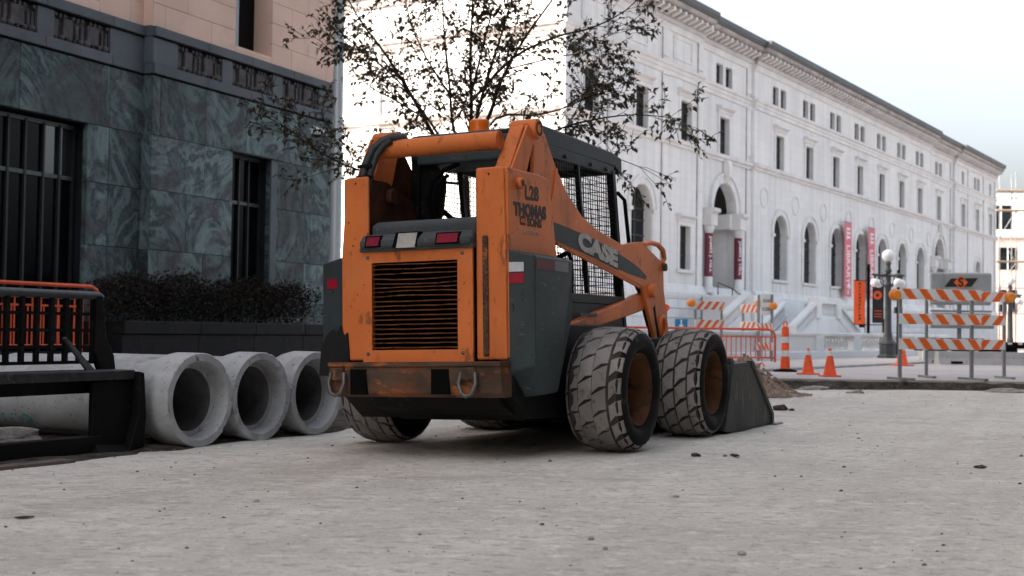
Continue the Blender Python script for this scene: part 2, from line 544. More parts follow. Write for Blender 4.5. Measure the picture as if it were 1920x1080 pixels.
mb = MB()
mb.add([(-900, -500, -.32), (900, -500, -.32), (900, 1500, -.32), (-900, 1500, -.32)], [(0, 1, 2, 3)])
tag(mb.build('ground', ASPHALT), kind='structure')

def ragged(x):
    return 19.15 + .26 * mnoise.noise((x * .55, 3.1, 0)) + .12 * mnoise.noise((x * 1.9, 1.1, 0)) + .05 * mnoise.noise((x * 5.1, 7.7, 0))
xs = [-60, -40, -25, -15] + [-9 + .15 * i for i in range(170)] + [18, 22, 30, 45, 70]
ys = [-40, -20, -8, -3] + [.4 + .13 * i for i in range(142)]
vs, fs = [], []
for y in ys:
    for x in xs:
        z = gz(x, y)
        if y > 0:
            z += .010 * mnoise.noise((x * .9, y * .9, 1.)) + .005 * mnoise.noise((x * 3.1, y * 3.1, 5.))
        vs.append((x, y, z))
nx = len(xs)
for j in range(len(ys) - 1):
    for i in range(nx - 1):
        fs.append((j * nx + i, j * nx + i + 1, (j + 1) * nx + i + 1, (j + 1) * nx + i))
mb = MB()
mb.add(vs, fs)
tag(mb.build('road', ROAD, smooth=60), kind='structure')

# old pavement beyond the cut, standing a little proud of the graded road
mb = MB()
px = [-9 + .14 * i for i in range(260)]
poly = [(-80, 19.2)] + [(x, ragged(x)) for x in px] + [(90, 19.2), (200, 300), (-120, 300)]
mb.prism(poly, 'z', -.3, .12)
tag(mb.build('pavement', PAVE), kind='structure')
# soil bank of the cut
mb = MB()
nb = 7
for i, x in enumerate([2.0 + .07 * k for k in range(330)]):
    e = ragged(x)
    lump = mnoise.noise((x * .9, 0, 9.))
    for j in range(nb):
        t = j / (nb - 1)
        yy = e - .015 - (1 - t) * (.36 + .34 * lump)
        zz = -.06 + t ** 1.8 * (.13 + .03 * lump) + .022 * mnoise.noise((x * 6, yy * 6, 2.)) + .02 * mnoise.noise((x * 2, yy * 2, 4.))
        mb.v.append((x, yy, zz if j < nb - 1 else .092 + .022 * mnoise.noise((x * 5, 1., 1.))))
for i in range(329):
    for j in range(nb - 1):
        a = i * nb + j
        mb.f.append((a, a + 1, a + 1 + nb, a + nb))
tag(mb.build('soil_bank', SOIL, smooth=50), kind='structure')

# strip of bare earth where the kerb was dug out, kerb and sidewalk along the left building
mb = MB()
n2 = 14
us = [-26 + .25 * i for i in range(170)]
for u in us:
    for j in range(n2):
        off = 5.9 + j * (8.62 - 5.9) / (n2 - 1) + (.1 * mnoise.noise((u * 1.3, 2, 2)) if j == n2 - 1 else 0)
        p = street_pt(u, off)
        z = gz(p.x, p.y) + (.014 + .022 * mnoise.noise((p.x * 3, p.y * 3, 0)) if j < n2 - 1 else -.02)
        mb.v.append((p.x, p.y, z))
for i in range(len(us) - 1):
    for j in range(n2 - 1):
        a = i * n2 + j
        mb.f.append((a, a + 1, a + 1 + n2, a + n2))
tag(mb.build('earth_strip', SOIL, smooth=60), kind='structure')
mb = MB()
q = [street_pt(-60, 5.75), street_pt(8.3, 5.75), street_pt(8.3, -.5), street_pt(-60, -.5)]
mb.prism([(p.x, p.y) for p in q], 'z', -.3, .12)
tag(mb.build('sidewalk', SIDEWALK), kind='structure')
mb = MB()
q = [street_pt(-60, 5.95), street_pt(8.5, 5.95), street_pt(8.5, 5.75), street_pt(-60, 5.75)]
mb.prism([(p.x, p.y) for p in q], 'z', -.3, .124)
tag(mb.build('kerb', CONC_GREY, bevel=.02), kind='structure')

# ---------------------------------------------------------------- corner building on the left (x along the street, y into the building)
LB = empty('stone_building', (B0.x, B0.y, 0), R(90 - 24.3), 'dark green marble and peach stone building with tall recessed windows', 'building')
GAP = .003
core = MB()
core.box(-70, 1.0, 5.5, 5.36, 26, 34)
low = MB()
low.box(-70, 1.0, -.3, 5.36, 26, 5.5)
def fillb(u0, u1, z0, z1, y0=.09):
    (low if z1 <= 5.5 else core).box(u0, y0, z0, u1, 1.0, z1)
# backing around the openings
fillb(0, 2.14, -.3, 3.77); fillb(3.26, 5.36, -.3, 3.77); fillb(2.14, 3.26, -.3, 1.2)
fillb(0, 5.36, 3.77, 5.5)
fillb(0, 2.17, 5.5, 8.6); fillb(3.27, 5.36, 5.5, 8.6); fillb(2.17, 3.27, 5.5, 5.62); fillb(2.17, 3.27, 7.7, 8.6)
fillb(-1.22, 0, -.3, 3.77, .28); fillb(-9, -4.6, -.3, 3.77, .28); fillb(-4.6, -1.22, -.3, .28, .28)
fillb(-9, 0, 3.77, 5.5, .28)
fillb(-9, -2.0, 5.5, 8.6, .28); fillb(-1.0, 0, 5.5, 8.6, .28); fillb(-2.0, -1.0, 5.5, 5.66, .28); fillb(-2.0, -1.0, 7.7, 8.6, .28)
core.box(-70, .19, 5.5, -9, 1.0, 34)
low.box(-70, .19, -.3, -9, 1.0, 5.5)
core.box(-9, .21, 8.6, 5.36, 1.0, 34)
core.build('wall', PEACH, LB)
low.build('lower_wall', mk('dark_stone_core', (.015, .017, .018), .6, var=.3, vs=3, spec=.1), LB)

def slab(u0, u1, z0, z1, y0, y1, mat, name):
    MB().box(u0 + GAP, y0, z0 + GAP, u1 - GAP, y1, z1 - GAP).build(name, mat, LB, bevel=.004, seg=1)
def course(z0, z1, joints, y, mat, name, skip=()):
    for a, b in zip(joints[:-1], joints[1:]):
        if any(a >= s0 - .01 and b <= s1 + .01 for s0, s1 in skip):
            continue
        slab(a, b, z0, z1, y, y + .1, mat, name)
win = [(2.14, 3.26)]
course(-.1, .95, [0, 1.0, 2.14, 3.26, 4.4, 5.38], 0, MARBLE, 'marble_slab')
course(.95, 1.2, [0, 1.36, 2.14, 3.26, 4.4, 5.38], 0, MARBLE, 'marble_slab')
course(1.2, 1.95, [0, 1.36, 2.14, 3.26, 3.46, 4.4, 5.38], 0, MARBLE, 'marble_slab', win)
course(1.95, 2.9, [0, .9, 2.14, 3.26, 3.46, 4.6, 5.38], 0, MARBLE, 'marble_slab', win)
course(2.9, 3.77, [0, 1.36, 2.14, 3.26, 3.46, 4.35, 5.38], 0, MARBLE, 'marble_slab', win)
course(3.77, 4.71, [0, .2, 1.36, 2.52, 3.68, 4.6, 5.38], 0, MARBLE, 'marble_slab')
yl = .19
door = [(-4.6, -1.22)]
course(-.1, .95, [-9, -6.5, -4.6, -1.22, -.75, 0], yl, MARBLE, 'marble_slab', door)
course(.95, 1.95, [-9, -6.5, -4.6, -1.22, -.75, 0], yl, MARBLE, 'marble_slab', door)
course(1.95, 2.9, [-9, -6.5, -4.6, -1.22, -.75, 0], yl, MARBLE, 'marble_slab', door)
course(2.9, 3.77, [-9, -6.5, -4.6, -1.22, -.75, 0], yl, MARBLE, 'marble_slab', door)
course(3.77, 4.71, [-9, -6.2, -4.6, -2.6, -.75, 0], yl, MARBLE, 'marble_slab')
# return face of the projecting bay
for z0, z1 in ((-.1, .95), (.95, 1.95), (1.95, 2.9), (2.9, 3.77), (3.77, 4.71), (4.735, 4.9), (4.9, 5.33), (5.335, 5.49)):
    MB().box(-.012, .012, z0 + GAP, -.001, yl - .002, z1 - GAP).build('return_slab', MARBLE if z1 < 4.72 else MARBLE_BAND, LB)
# ledge, frieze with carved panels, upper band
for (u0, u1, y, joints, panels) in ((0, 5.38, 0., [0, 1.36, 2.6, 3.9, 5.38], [(.61, 1.79), (2.09, 3.29), (3.6, 4.82)]),
                                    (-9, -.0, yl, [-9, -7, -4.6, -2.15, -.75, 0], [(-1.96, -.78), (-3.5, -2.3), (-5.1, -3.9)])):
    for a, b in zip(joints[:-1], joints[1:]):
        slab(a, b, 4.735, 4.9, y - .035, y + .1, MARBLE_BAND, 'ledge_stone')
        slab(a, b, 5.335, 5.49, y - .045, y + .1, MARBLE_BAND, 'band_stone')
    MB().box(u0, y + .03, 4.705, u1, y + .1, 4.74).build('groove', BLACK, LB)
    MB().box(u0, y + .03, 5.31, u1, y + .1, 5.34).build('groove', BLACK, LB)
    edges = sorted([u0, u1] + [e for p in panels for e in p])
    for a, b in zip(edges[::2], edges[1::2]):
        slab(a, b, 4.9, 5.31, y, y + .1, MARBLE_BAND, 'frieze_stone')
    for a, b in panels:
        m = MB()
        m.box(a, y + .07, 4.9, b, y + .1, 5.31)
        w = b - a
        for k in range(13):                                    # hanging teeth along the top
            x = a + w * (k + .5) / 13
            if k % 4 != 3:
                m.box(x - w * .022, y + .01, 5.245 - .02 * (k % 2), x + w * .022, y + .07, 5.3)
        for t0, t1, z0, z1 in ((.02, .1, 4.97, 5.2), (.17, .33, 4.96, 5.24), (.40, .46, 4.97, 5.19), (.50, .55, 4.97, 5.2), (.6, .80, 4.96, 5.24), (.87, .91, 4.97, 5.2), (.94, .98, 4.97, 5.2)):
            m.box(a + w * t0, y + .015 + .02 * (t1 - t0 < .09), z0, a + w * t1, y + .07, z1)
        for k in range(9):                                     # scrolled leaves along the bottom
            x = a + w * (k + .5) / 9
            r = .034 + .014 * ((k * 7) % 3)
            m.lathe([(r * math.cos(t), r * math.sin(t)) for t in [R(-90 + 30 * i) for i in range(7)]], 8, 'y', (x, y + .05, 4.93 + r * .4))
        m.build('carved_panel', RELIEF, LB, bevel=.006, seg=1)
# peach ashlar above
for k in range(8):
    z0, z1 = 5.49 + .38 * k, 5.49 + .38 * (k + 1)
    sh = .55 * (k % 2)
    for y, lo, hi, op, pz in ((.02, 0, 5.36, (2.17, 3.27), (5.62, 7.7)), (yl + .02, -9, 0, (-2.0, -1.0), (5.66, 7.7))):
        js = [lo] + [lo + .3 + sh + 1.2 * i for i in range(12) if lo + .3 + sh + 1.2 * i < hi - .2] + [hi]
        if z1 > pz[0] and z0 < pz[1]:
            js = sorted([j for j in js if not (op[0] - .15 < j < op[1] + .15)] + [op[0], op[1]])
        for a, b in zip(js[:-1], js[1:]):
            if z1 > pz[0] and z0 < pz[1] and a >= op[0] - .01 and b <= op[1] + .01:
                if z0 < pz[0]:
                    slab(a, b, z0, pz[0], y, y + .1, PEACH, 'ashlar_block')
                continue
            slab(a, b, z0, z1, y, y + .1, PEACH, 'ashlar_block')
MB().box(-.012, .03, 5.5, -.001, yl + .015, 8.5).build('return_slab', PEACH, LB)

GLASS_L = mk('tinted_glass', (.004, .0045, .005), .06, var=.3, spec=.08)
GLASS_R = mk('reflecting_glass', (.02, .022, .025), .03, var=.1, spec=.9)
PANE_REFLECTION = mk('painted_reflection', (.36, .40, .43), .7, var=.05)  # pale tone painted in for the reflection on the upper window pane
BRONZE = mk('green_bronze', (.06, .078, .072), .4, .2, var=.25, vs=8)
def pane_grid(name, us_, zs_, y, deep, bright=()):
    """window part with frame and single panes"""
    fr = MB()
    w = .035
    for u in us_:
        fr.box(u - w / 2, y - .05, zs_[0], u + w / 2, y + .03, zs_[-1])
    fo = fr.build(name, FRAME_D, LB)
    for z in zs_:
        MB().box(us_[0], y - .035, z - .03, us_[-1], y + .03, z + .03).build('transom', BRONZE, fo)
    for i in range(len(us_) - 1):
        for j in range(len(zs_) - 1):
            MB().box(us_[i] + w / 2, y, zs_[j] + .03, us_[i + 1] - w / 2, y + .012, zs_[j + 1] - .03).build('pane', GLASS_R if (i, j) in bright else GLASS_L, fo)
    return fo
pane_grid('entrance_window', [-4.6, -3.9, -3.24, -2.58, -2.25, -1.89, -1.57, -1.28], [.32, 2.93, 3.7], .44, .9, bright=((5, 1), (6, 1)))
MB().box(-1.75, .47, .3, -1.55, .62, 2.6).build('inner_post', mk('brown_post', (.06, .045, .035), .6), LB)
pane_grid('window', [2.14, 2.62, 2.9, 3.26], [1.22, 2.93, 3.74], .25, .6)
MB().box(3.262, -.028, 1.2, 3.44, -.001, 3.76).build('window_jamb', MARBLE_BAND, LB)
MB().box(2.05, -.06, 3.765, 3.5, -.002, 3.785).build('lintel_drip', FRAME_D, LB)
uw = MB().box(2.17, .42, 5.62, 3.27, .44, 7.7).build('window', GLASS_L, LB)
MB().box(2.2, .36, 5.66, 2.72, .40, 7.7).build('reflection_panel', PANE_REFLECTION, uw)
MB().box(-2.0, .6, 5.66, -1.0, .62, 7.7).build('window', GLASS_L, LB)

# entrance landing and planter in front of the building
mb = MB()
q = [street_pt(-14, 3.9), street_pt(-1.85, 3.9), street_pt(-1.85, .05), street_pt(-14, .05)]
mb.prism([(p.x, p.y) for p in q], 'z', .05, .30)
tag(mb.build('entrance_landing', SIDEWALK, bevel=.015), kind='structure')
PL = empty('planter', (B0.x, B0.y, 0), R(90 - 24.3), 'low dark granite planter wall under the hedge by the marble building', 'planter')
for a, b in ((-1.75, .0), (.0, 1.45), (1.45, 2.9), (2.9, 4.3), (4.3, 5.3)):
    MB().box(a + GAP, -1.0, .1, b - GAP, -.85, .62).build('wall_slab', WALL_DARK, PL, bevel=.006)
    MB().box(a + GAP, -1.04, .625, b - GAP, -.78, .815).build('coping_stone', WALL_DARK, PL, bevel=.01)
MB().box(-1.74, -.85, .1, -1.6, -.05, .8).build('end_slab', WALL_DARK, PL)
MB().box(-1.6, -.78, .1, 5.28, -.02, .74).build('soil', SOIL, PL)

def leaf_cloud(n, place, size, seed, curl=.25):
    r = random.Random(seed)
    m = MB()
    for _ in range(n):
        p, d = place(r)
        s = size * r.uniform(.6, 1.25)
        d = Vector(d)
        d = (d + Vector((r.gauss(0, .5), r.gauss(0, .5), r.gauss(0, .5)))).normalized()
        sd = d.cross(Vector((r.gauss(0, 1), r.gauss(0, 1), r.gauss(0, 1))))
        if sd.length < 1e-3:
            continue
        sd.normalize()
        up = sd.cross(d)
        p = Vector(p)
        w = s * .30
        a, c = p, p + d * s - up * s * curl
        b1 = p + d * s * .42 + sd * w + up * s * .07
        b2 = p + d * s * .42 - sd * w + up * s * .07
        mid = p + d * s * .5 - up * s * .05
        m.add([a, b1, c, b2, mid], [(0, 1, 4), (1, 2, 4), (2, 3, 4), (3, 0, 4)])
    return m
def hedge_place(r):
    u = r.uniform(-1.65, 3.75)
    top = 1.43 + .20 * mnoise.noise((u * 1.7, 0, 0)) + .12 * mnoise.noise((u * 6, 1, 0)) + .05 * abs(r.gauss(0, 1)) - .25 * max(0, (abs(u - 1.05) - 2.35)) 
    z = .8 + (top - .8) * r.random() ** .6
    off = -.45 + r.gauss(0, .19)
    return (u, max(-.95, min(-.06, off)), z), (r.gauss(0, .6), -.7, .5)
HG = empty('hedge', (B0.x, B0.y, 0), R(90 - 24.3), 'dark clipped hedge growing in the granite planter', 'hedge')
leaf_cloud(12000, hedge_place, .055, 3).build('foliage', HEDGE, HG, normals=False)
mb = MB()
r2 = random.Random(5)
for k in range(40):
    u = -1.5 + 5.1 * k / 39
    x, z = u, .74
    pts = [(u, -.45, .74)]
    for _ in range(4):
        x += r2.gauss(0, .07); z += r2.uniform(.1, .2)
        pts.append((x, -.45 + r2.gauss(0, .08), z))
    mb.tube(pts, [.012, .010, .008, .006, .003], 5)
mb.build('stems', BARK, HG)

# security floodlight on the marble wall
FL = empty('floodlight', street_pt(4.5, .02, 4.42), R(90 - 24.3), 'small white floodlight on a bracket on the marble wall', 'floodlight')
MB().tube([(0, -.0, .06), (-.02, -.1, .10), (.02, -.2, .07)], .018, 8).build('bracket', WHITE_P, FL, smooth=40)
MB().hexa([(-.12, -.32, -.06), (.14, -.32, -.06), (.14, -.08, -.03), (-.12, -.08, -.03), (-.10, -.28, .06), (.12, -.28, .06), (.12, -.1, .07), (-.10, -.1, .07)]).build('housing', WHITE_P, FL, bevel=.02)
MB().box(-.10, -.30, -.075, .11, -.1, -.062).build('lens', BLACK, FL)
# tall tapered pole at the corner
PO = empty('light_pole', street_pt(2.06, 2.14, .12), 0, 'tall pale grey metal street light pole at the building corner', 'pole')
MB().lathe([(.104, 0), (.102, .5), (.092, 3.), (.078, 7), (.068, 9.5)], 20).build('shaft', ALU, PO, smooth=60)
MB().lathe([(.19, 0), (.19, .05), (.15, .09), (.115, .2)], 16, cap=True).build('base', ALU, PO, smooth=40)
MB().tube([(0, 0, 9.4), (.3, -.5, 9.9), (.8, -1.3, 10.1)], .04, 8).build('arm', ALU, PO, smooth=40)

# ---------------------------------------------------------------- unseen block added across the street to shade the loader's right side
OB = empty('added_shade_block', street_pt(0, 21.5), R(90 - 24.3), 'added dark stone block across the street, unseen, shading the loader', 'building')
OSTONE = mk('added_block_stone', (.13, .115, .105), .8, var=.15, vs=.5)
MB().box(-75, -22, -.3, 13, -.0, 17).build('wall', OSTONE, OB)
MB().box(-75.3, -22.3, 17, 13.4, .5, 17.7).build('added_block_cornice', OSTONE, OB)
for k in range(14):
    for r_ in range(4):
        u, z = -72 + 6 * k, 1.2 + 4. * r_
        if -45 < u < 8:
            w = MB().box(u - 1.1, .002, z, u + 1.1, .03, z + 2.4).build('window', GLASS_D, OB)  # window of the added shade block
            MB().box(u - .05, .031, z, u + .05, .06, z + 2.4).build('frame', FRAME_D, w)
mb = MB()
q = [street_pt(-75, 21.4), street_pt(13, 21.4), street_pt(13, 17.2), street_pt(-75, 17.2)]
mb.prism([(p.x, p.y) for p in q], 'z', -.3, .14)
tag(mb.build('sidewalk', SIDEWALK), kind='structure')
# ---------------------------------------------------------------- library (x along the facade, y into the building)
C0 = Vector((2.0836, 55.0, 0))
LROT = R(90 - 31.7)
FD = Vector((math.sin(R(31.7)), math.cos(R(31.7)), 0))
FN = Vector((math.cos(R(31.7)), -math.sin(R(31.7)), 0))
def lib_pt(u, off, z=0.):
    p = C0 + FD * u + FN * off
    return Vector((p.x, p.y, z))
LIB = empty('library_building', C0, LROT, 'long white stone library with arched windows and a heavy cornice', 'building')

def wall_strip(m, u0, u1, z0, z1, y, ops, depth=.45):
    """wall sheet with openings (a, b, sill, top, arched) and their reveals"""
    def Q(pts):
        m.add(pts, [tuple(range(len(pts)))])
    x = u0
    for a, b, s, t, arch in sorted(ops):
        Q([(x, y, z0), (a, y, z0), (a, y, z1), (x, y, z1)])
        Q([(a, y, z0), (b, y, z0), (b, y, s), (a, y, s)])
        if arch:
            r = (b - a) / 2
            c = (a + b) / 2
            zs = t - r
            pts = [(c - r * math.cos(math.pi * k / 14), zs + r * math.sin(math.pi * k / 14)) for k in range(15)]
        else:
            pts = [(a, t), (b, t)]
        for (xa, za), (xb, zb) in zip(pts[:-1], pts[1:]):
            Q([(xa, y, za), (xb, y, zb), (xb, y, z1), (xa, y, z1)])
        dp = depth if arch else .25
        loop = [(a, s)] + pts + [(b, s)]
        for (xa, za), (xb, zb) in zip(loop, loop[1:] + loop[:1]):
            Q([(xa, y, za), (xa, y + dp, za), (xb, y + dp, zb), (xb, y, zb)])
        x = b
    Q([(x, y, z0), (u1, y, z0), (u1, y, z1), (x, y, z1)])

PAV = .25
sections = [(0, 14.0, 0.), (14.0, 21.1, PAV), (21.1, 58.3, 0.), (58.3, 66.2, PAV), (66.2, 81.8, 0.)]
def yat(u):
    for a, b, y in sections:
        if a <= u < b:
            return y
    return 0.
bays = [24.94 + 5.03 * k for k in range(7)]
w2 = [2.2, 7.1, 12.0, 17.4] + bays + [61.85, 69.05, 74.3, 79.6]
upper = [(c - .63, c + .63, 10.12, 12.1, False) for c in w2]
attic = []
for c in [17.4] + bays + [61.8, 74.15]:
    attic += [(c - 1.08, c - .18, 13.78, 14.85, False), (c + .18, c + 1.08, 13.78, 14.85, False)]
attic += [(68.55, 69.45, 13.78, 14.9, False), (79.1, 79.85, 13.78, 14.9, False)]
arches = [(c - 1.07, c + 1.07, 3.86, 7.56, True) for c in [7.2] + [25.14 + 5.03 * k for k in range(7)]]
lower = arches + [(11.36, 12.6, 3.87, 6.0, False), (15.97, 18.99, 2.8, 8.65, True), (60.4, 63.4, 2.8, 8.65, True), (73.5, 75.4, 4.4, 7.5, True)]
m = MB()
for u0, u1, y in sections:
    for z0, z1, ops in ((2.7, 10.1, lower), (10.1, 13.65, upper), (13.65, 16.5, attic)):
        wall_strip(m, u0, u1, z0, z1, y, [o for o in ops if u0 <= o[0] < u1])
m.build('facade_wall', STONE_W, LIB)
for u in (21.1, 66.2):
    MB().box(u, .002, 2.7, u + .4, PAV + .01, 16.5).build('pavilion_return', STONE_W, LIB)
for u in (14.0, 58.3):
    MB().box(u - .4, .002, 2.7, u, PAV + .01, 16.5).build('pavilion_return', STONE_W, LIB)
m = MB()
m.quad((0, 0, 0), (0, 30, 0), (0, 30, 16.5), (0, 0, 16.5))
m.quad((81.8, 0, 0), (81.8, 30, 0), (81.8, 30, 16.5), (81.8, 0, 16.5))
m.quad((0, 30, 0), (81.8, 30, 0), (81.8, 30, 16.5), (0, 30, 16.5))
m.quad((0, .9, 16.48), (81.8, .9, 16.48), (81.8, 30, 16.48), (0, 30, 16.48))
m.build('side_wall', STONE_W, LIB)
# raised strips on the sunny end wall
for y in (5.2, 10.0, 14.8, 19.6):
    m = MB()
    m.box(-.12, y - .5, 2.8, -.001, y + .5, 10.0)
    m.box(-.12, y - .5, 10.4, -.001, y + .5, 13.6)
    m.build('pilaster', STONE_W, LIB, bevel=.03, seg=1)
for u in (4.07, 9.58, 13.7, 20.8, 58.6, 65.9, 70.95, 76.9, 81.5):
    y = yat(u - .01)
    m = MB()
    m.box(u - .3, y - .07, 10.45, u + .3, y - .001, 13.0)
    m.box(u - .38, y - .12, 13.0, u + .38, y - .001, 13.18)
    m.box(u - .3, y - .07, 2.9, u + .3, y - .001, 9.7)
    m.box(u - .3, y - .07, 13.9, u + .3, y - .001, 15.4)
    m.build('pilaster', STONE_W, LIB, bevel=.02, seg=1)
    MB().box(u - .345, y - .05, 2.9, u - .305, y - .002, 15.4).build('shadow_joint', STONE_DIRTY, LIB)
# string courses, water table
def run(name, prof, mat, zbase):
    for u0, u1, y in sections:
        e0 = 0 if u0 else -.3
        MB().prism([(y - p, zbase + z) for p, z in prof], 'x', u0 + e0, u1).build(name, mat, LIB)
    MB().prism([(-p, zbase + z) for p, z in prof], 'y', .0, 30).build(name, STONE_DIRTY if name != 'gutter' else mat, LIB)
run('lower_string_course', [(-.02, -.12), (.08, -.12), (.10, .0), (.22, .06), (.25, .22), (.12, .26), (-.02, .28)], STONE_TRIM, 9.88)
run('upper_string_course', [(-.02, -.5), (.07, -.5), (.07, -.3), (.11, -.28), (.11, -.12), (.2, -.06), (.22, .04), (-.02, .08)], STONE_TRIM, 13.6)
run('water_table', [(-.02, -.35), (.36, -.35), (.4, -.2), (.4, -.05), (.2, .1), (.12, .35), (-.02, .4)], STONE_W, 2.75)
run('frieze', [(-.02, -.1), (.06, -.1), (.10, .1), (.1, .22), (-.02, .22)], STONE_TRIM, 15.35)
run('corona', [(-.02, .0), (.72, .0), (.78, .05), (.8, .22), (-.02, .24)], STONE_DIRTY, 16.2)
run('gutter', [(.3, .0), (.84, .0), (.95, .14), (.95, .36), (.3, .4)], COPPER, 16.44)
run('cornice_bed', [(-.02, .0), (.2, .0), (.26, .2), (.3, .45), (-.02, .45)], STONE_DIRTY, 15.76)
dent = MB()
mod = MB().hexa([(-.11, -.68, .16), (.11, -.68, .16), (.11, -.2, -.02), (-.11, -.2, -.02), (-.11, -.68, .30), (.11, -.68, .30), (.11, -.2, .36), (-.11, -.2, .36)]).mesh('modillion', STONE_TRIM)
for u0, u1, y in sections:
    n = int((u1 - u0) / .22)
    for k in range(n):
        u = u0 + (k + .5) * (u1 - u0) / n
        dent.box(u - .065, y - .2, 15.56, u + .065, y - .09, 15.76)
    n = int((u1 - u0) / .62)
    for k in range(n):
        u = u0 + (k + .5) * (u1 - u0) / n
        link('modillion', mod, LIB, (u, y, 15.84))
for k in range(20):
    link('modillion', mod, LIB, (0, .4 + k * .62, 15.84), (0, 0, R(-90)))
d = dent.build('dentil_row', STONE_TRIM, LIB)
d['kind'] = 'stuff'
# windows
def win_rect(c, hw, z0, z1, y, hood=True):
    w = MB().box(c - hw, y + .21, z0, c + hw, y + .245, z1).build('window', GLASS_D, LIB)
    f = MB()
    f.box(c - .03, y + .18, z0, c + .03, y + .209, z1)
    for k in range(1, 3):
        zz = z0 + (z1 - z0) * k / 3
        f.box(c - hw, y + .185, zz - .02, c + hw, y + .208, zz + .02)
    f.build('frame', FRAME_D, w)
    if hood:
        s = MB()
        s.box(c - hw - .22, y - .06, z0, c - hw, y - .001, z1 + .2)
        s.box(c + hw, y - .06, z0, c + hw + .22, y - .001, z1 + .2)
        s.box(c - hw, y - .06, z1, c + hw, y - .001, z1 + .2)
        s.build('surround', STONE_W, w)
        MB().prism([(y - .001, z1 + .2), (y - .1, z1 + .2), (y - .12, z1 + .34), (y - .3, z1 + .44), (y - .3, z1 + .52), (y - .001, z1 + .56)], 'x', c - hw - .34, c + hw + .34).build('hood', STONE_TRIM, w)
for a, b, s, t, _ in upper:
    win_rect((a + b) / 2, (b - a) / 2, s, t, yat(a))
for a, b, s, t, _ in attic:
    win_rect((a + b) / 2, (b - a) / 2, s, t, yat(a), False)
win_rect(11.98, .62, 3.87, 6.0, 0.)
MB().box(11.0, -.16, 3.7, 12.95, -.002, 3.86).build('window_sill', STONE_TRIM, LIB)
def arch_ring(m, c, r0, r1, zs, y0, y1, n=16):
    for k in range(n):
        a0, a1 = math.pi * k / n, math.pi * (k + 1) / n
        P = lambda r, a, y: (c - r * math.cos(a), y, zs + r * math.sin(a))
        m.hexa([P(r0, a0, y0), P(r0, a1, y0), P(r0, a1, y1), P(r0, a0, y1), P(r1, a0, y0), P(r1, a1, y0), P(r1, a1, y1), P(r1, a0, y1)])
for a, b, s, t, _ in arches + [(73.5, 75.4, 4.4, 7.5, True)]:
    c, r = (a + b) / 2, (b - a) / 2
    zs = t - r
    m = MB()
    pts = [(a, s), (b, s)] + [(c + r * math.cos(math.pi * k / 14), zs + r * math.sin(math.pi * k / 14)) for k in range(15)]
    m.prism(pts, 'y', .40, .43)
    w = m.build('arched_window', GLASS_D, LIB)
    f = MB()
    f.box(c - .04, .35, s, c + .04, .40, t)
    for zz in (s + .7, s + 1.4, s + 2.1, zs):
        f.box(a, .355, zz - .03, b, .398, zz + .03)
    f.build('frame', FRAME_D, w)
    m = MB()
    arch_ring(m, c, r + .03, r + .34, zs, -.07, -.001)
    arch_ring(m, c, r + .34, r + .42, zs, -.12, -.002)
    m.box(a - .34, -.05, s, a - .03, -.001, zs - .2)
    m.box(b + .03, -.05, s, b + .34, -.001, zs - .2)
    m.build('archivolt', STONE_W, w)
    m = MB()
    m.box(a - .42, -.14, zs - .2, a - .005, .3, zs - .02)
    m.box(b + .005, -.14, zs - .2, b + .42, .3, zs - .02)
    m.build('impost', STONE_TRIM, w)
    m = MB()
    m.box(a - .2, -.16, s - .14, b + .2, .4, s - .003)
    m.build('sill', STONE_TRIM, w)
    m = MB()
    m.box(a - .1, -.06, 3.0, b + .1, -.002, s - .2)
    m.box(c - .05, -.075, 3.25, c + .05, -.061, 3.45)
    m.build('apron', STONE_W, w)
for k in range(8):                                   # carved roundels between the arches
    c = 22.6 + 5.03 * k
    m = MB()
    m.tube([(c + .55 * math.cos(t), -.02, 8.35 + .55 * math.sin(t)) for t in [2 * math.pi * i / 20 for i in range(20)]], .032, 6, closed=True)
    m.build('roundel', STONE_W, LIB, smooth=50)
for c in (2.4, 6.6, 11.6):                           # blank panels of the attic
    m = MB()
    m.box(c - 1.1, -.05, 14.0, c + 1.1, -.001, 14.1)
    m.box(c - 1.1, -.05, 15.0, c + 1.1, -.001, 15.1)
    m.box(c - 1.1, -.05, 14.1, c - 1.0, -.001, 15.0)
    m.box(c + 1.0, -.05, 14.1, c + 1.1, -.001, 15.0)
    m.build('attic_panel', STONE_W, LIB)
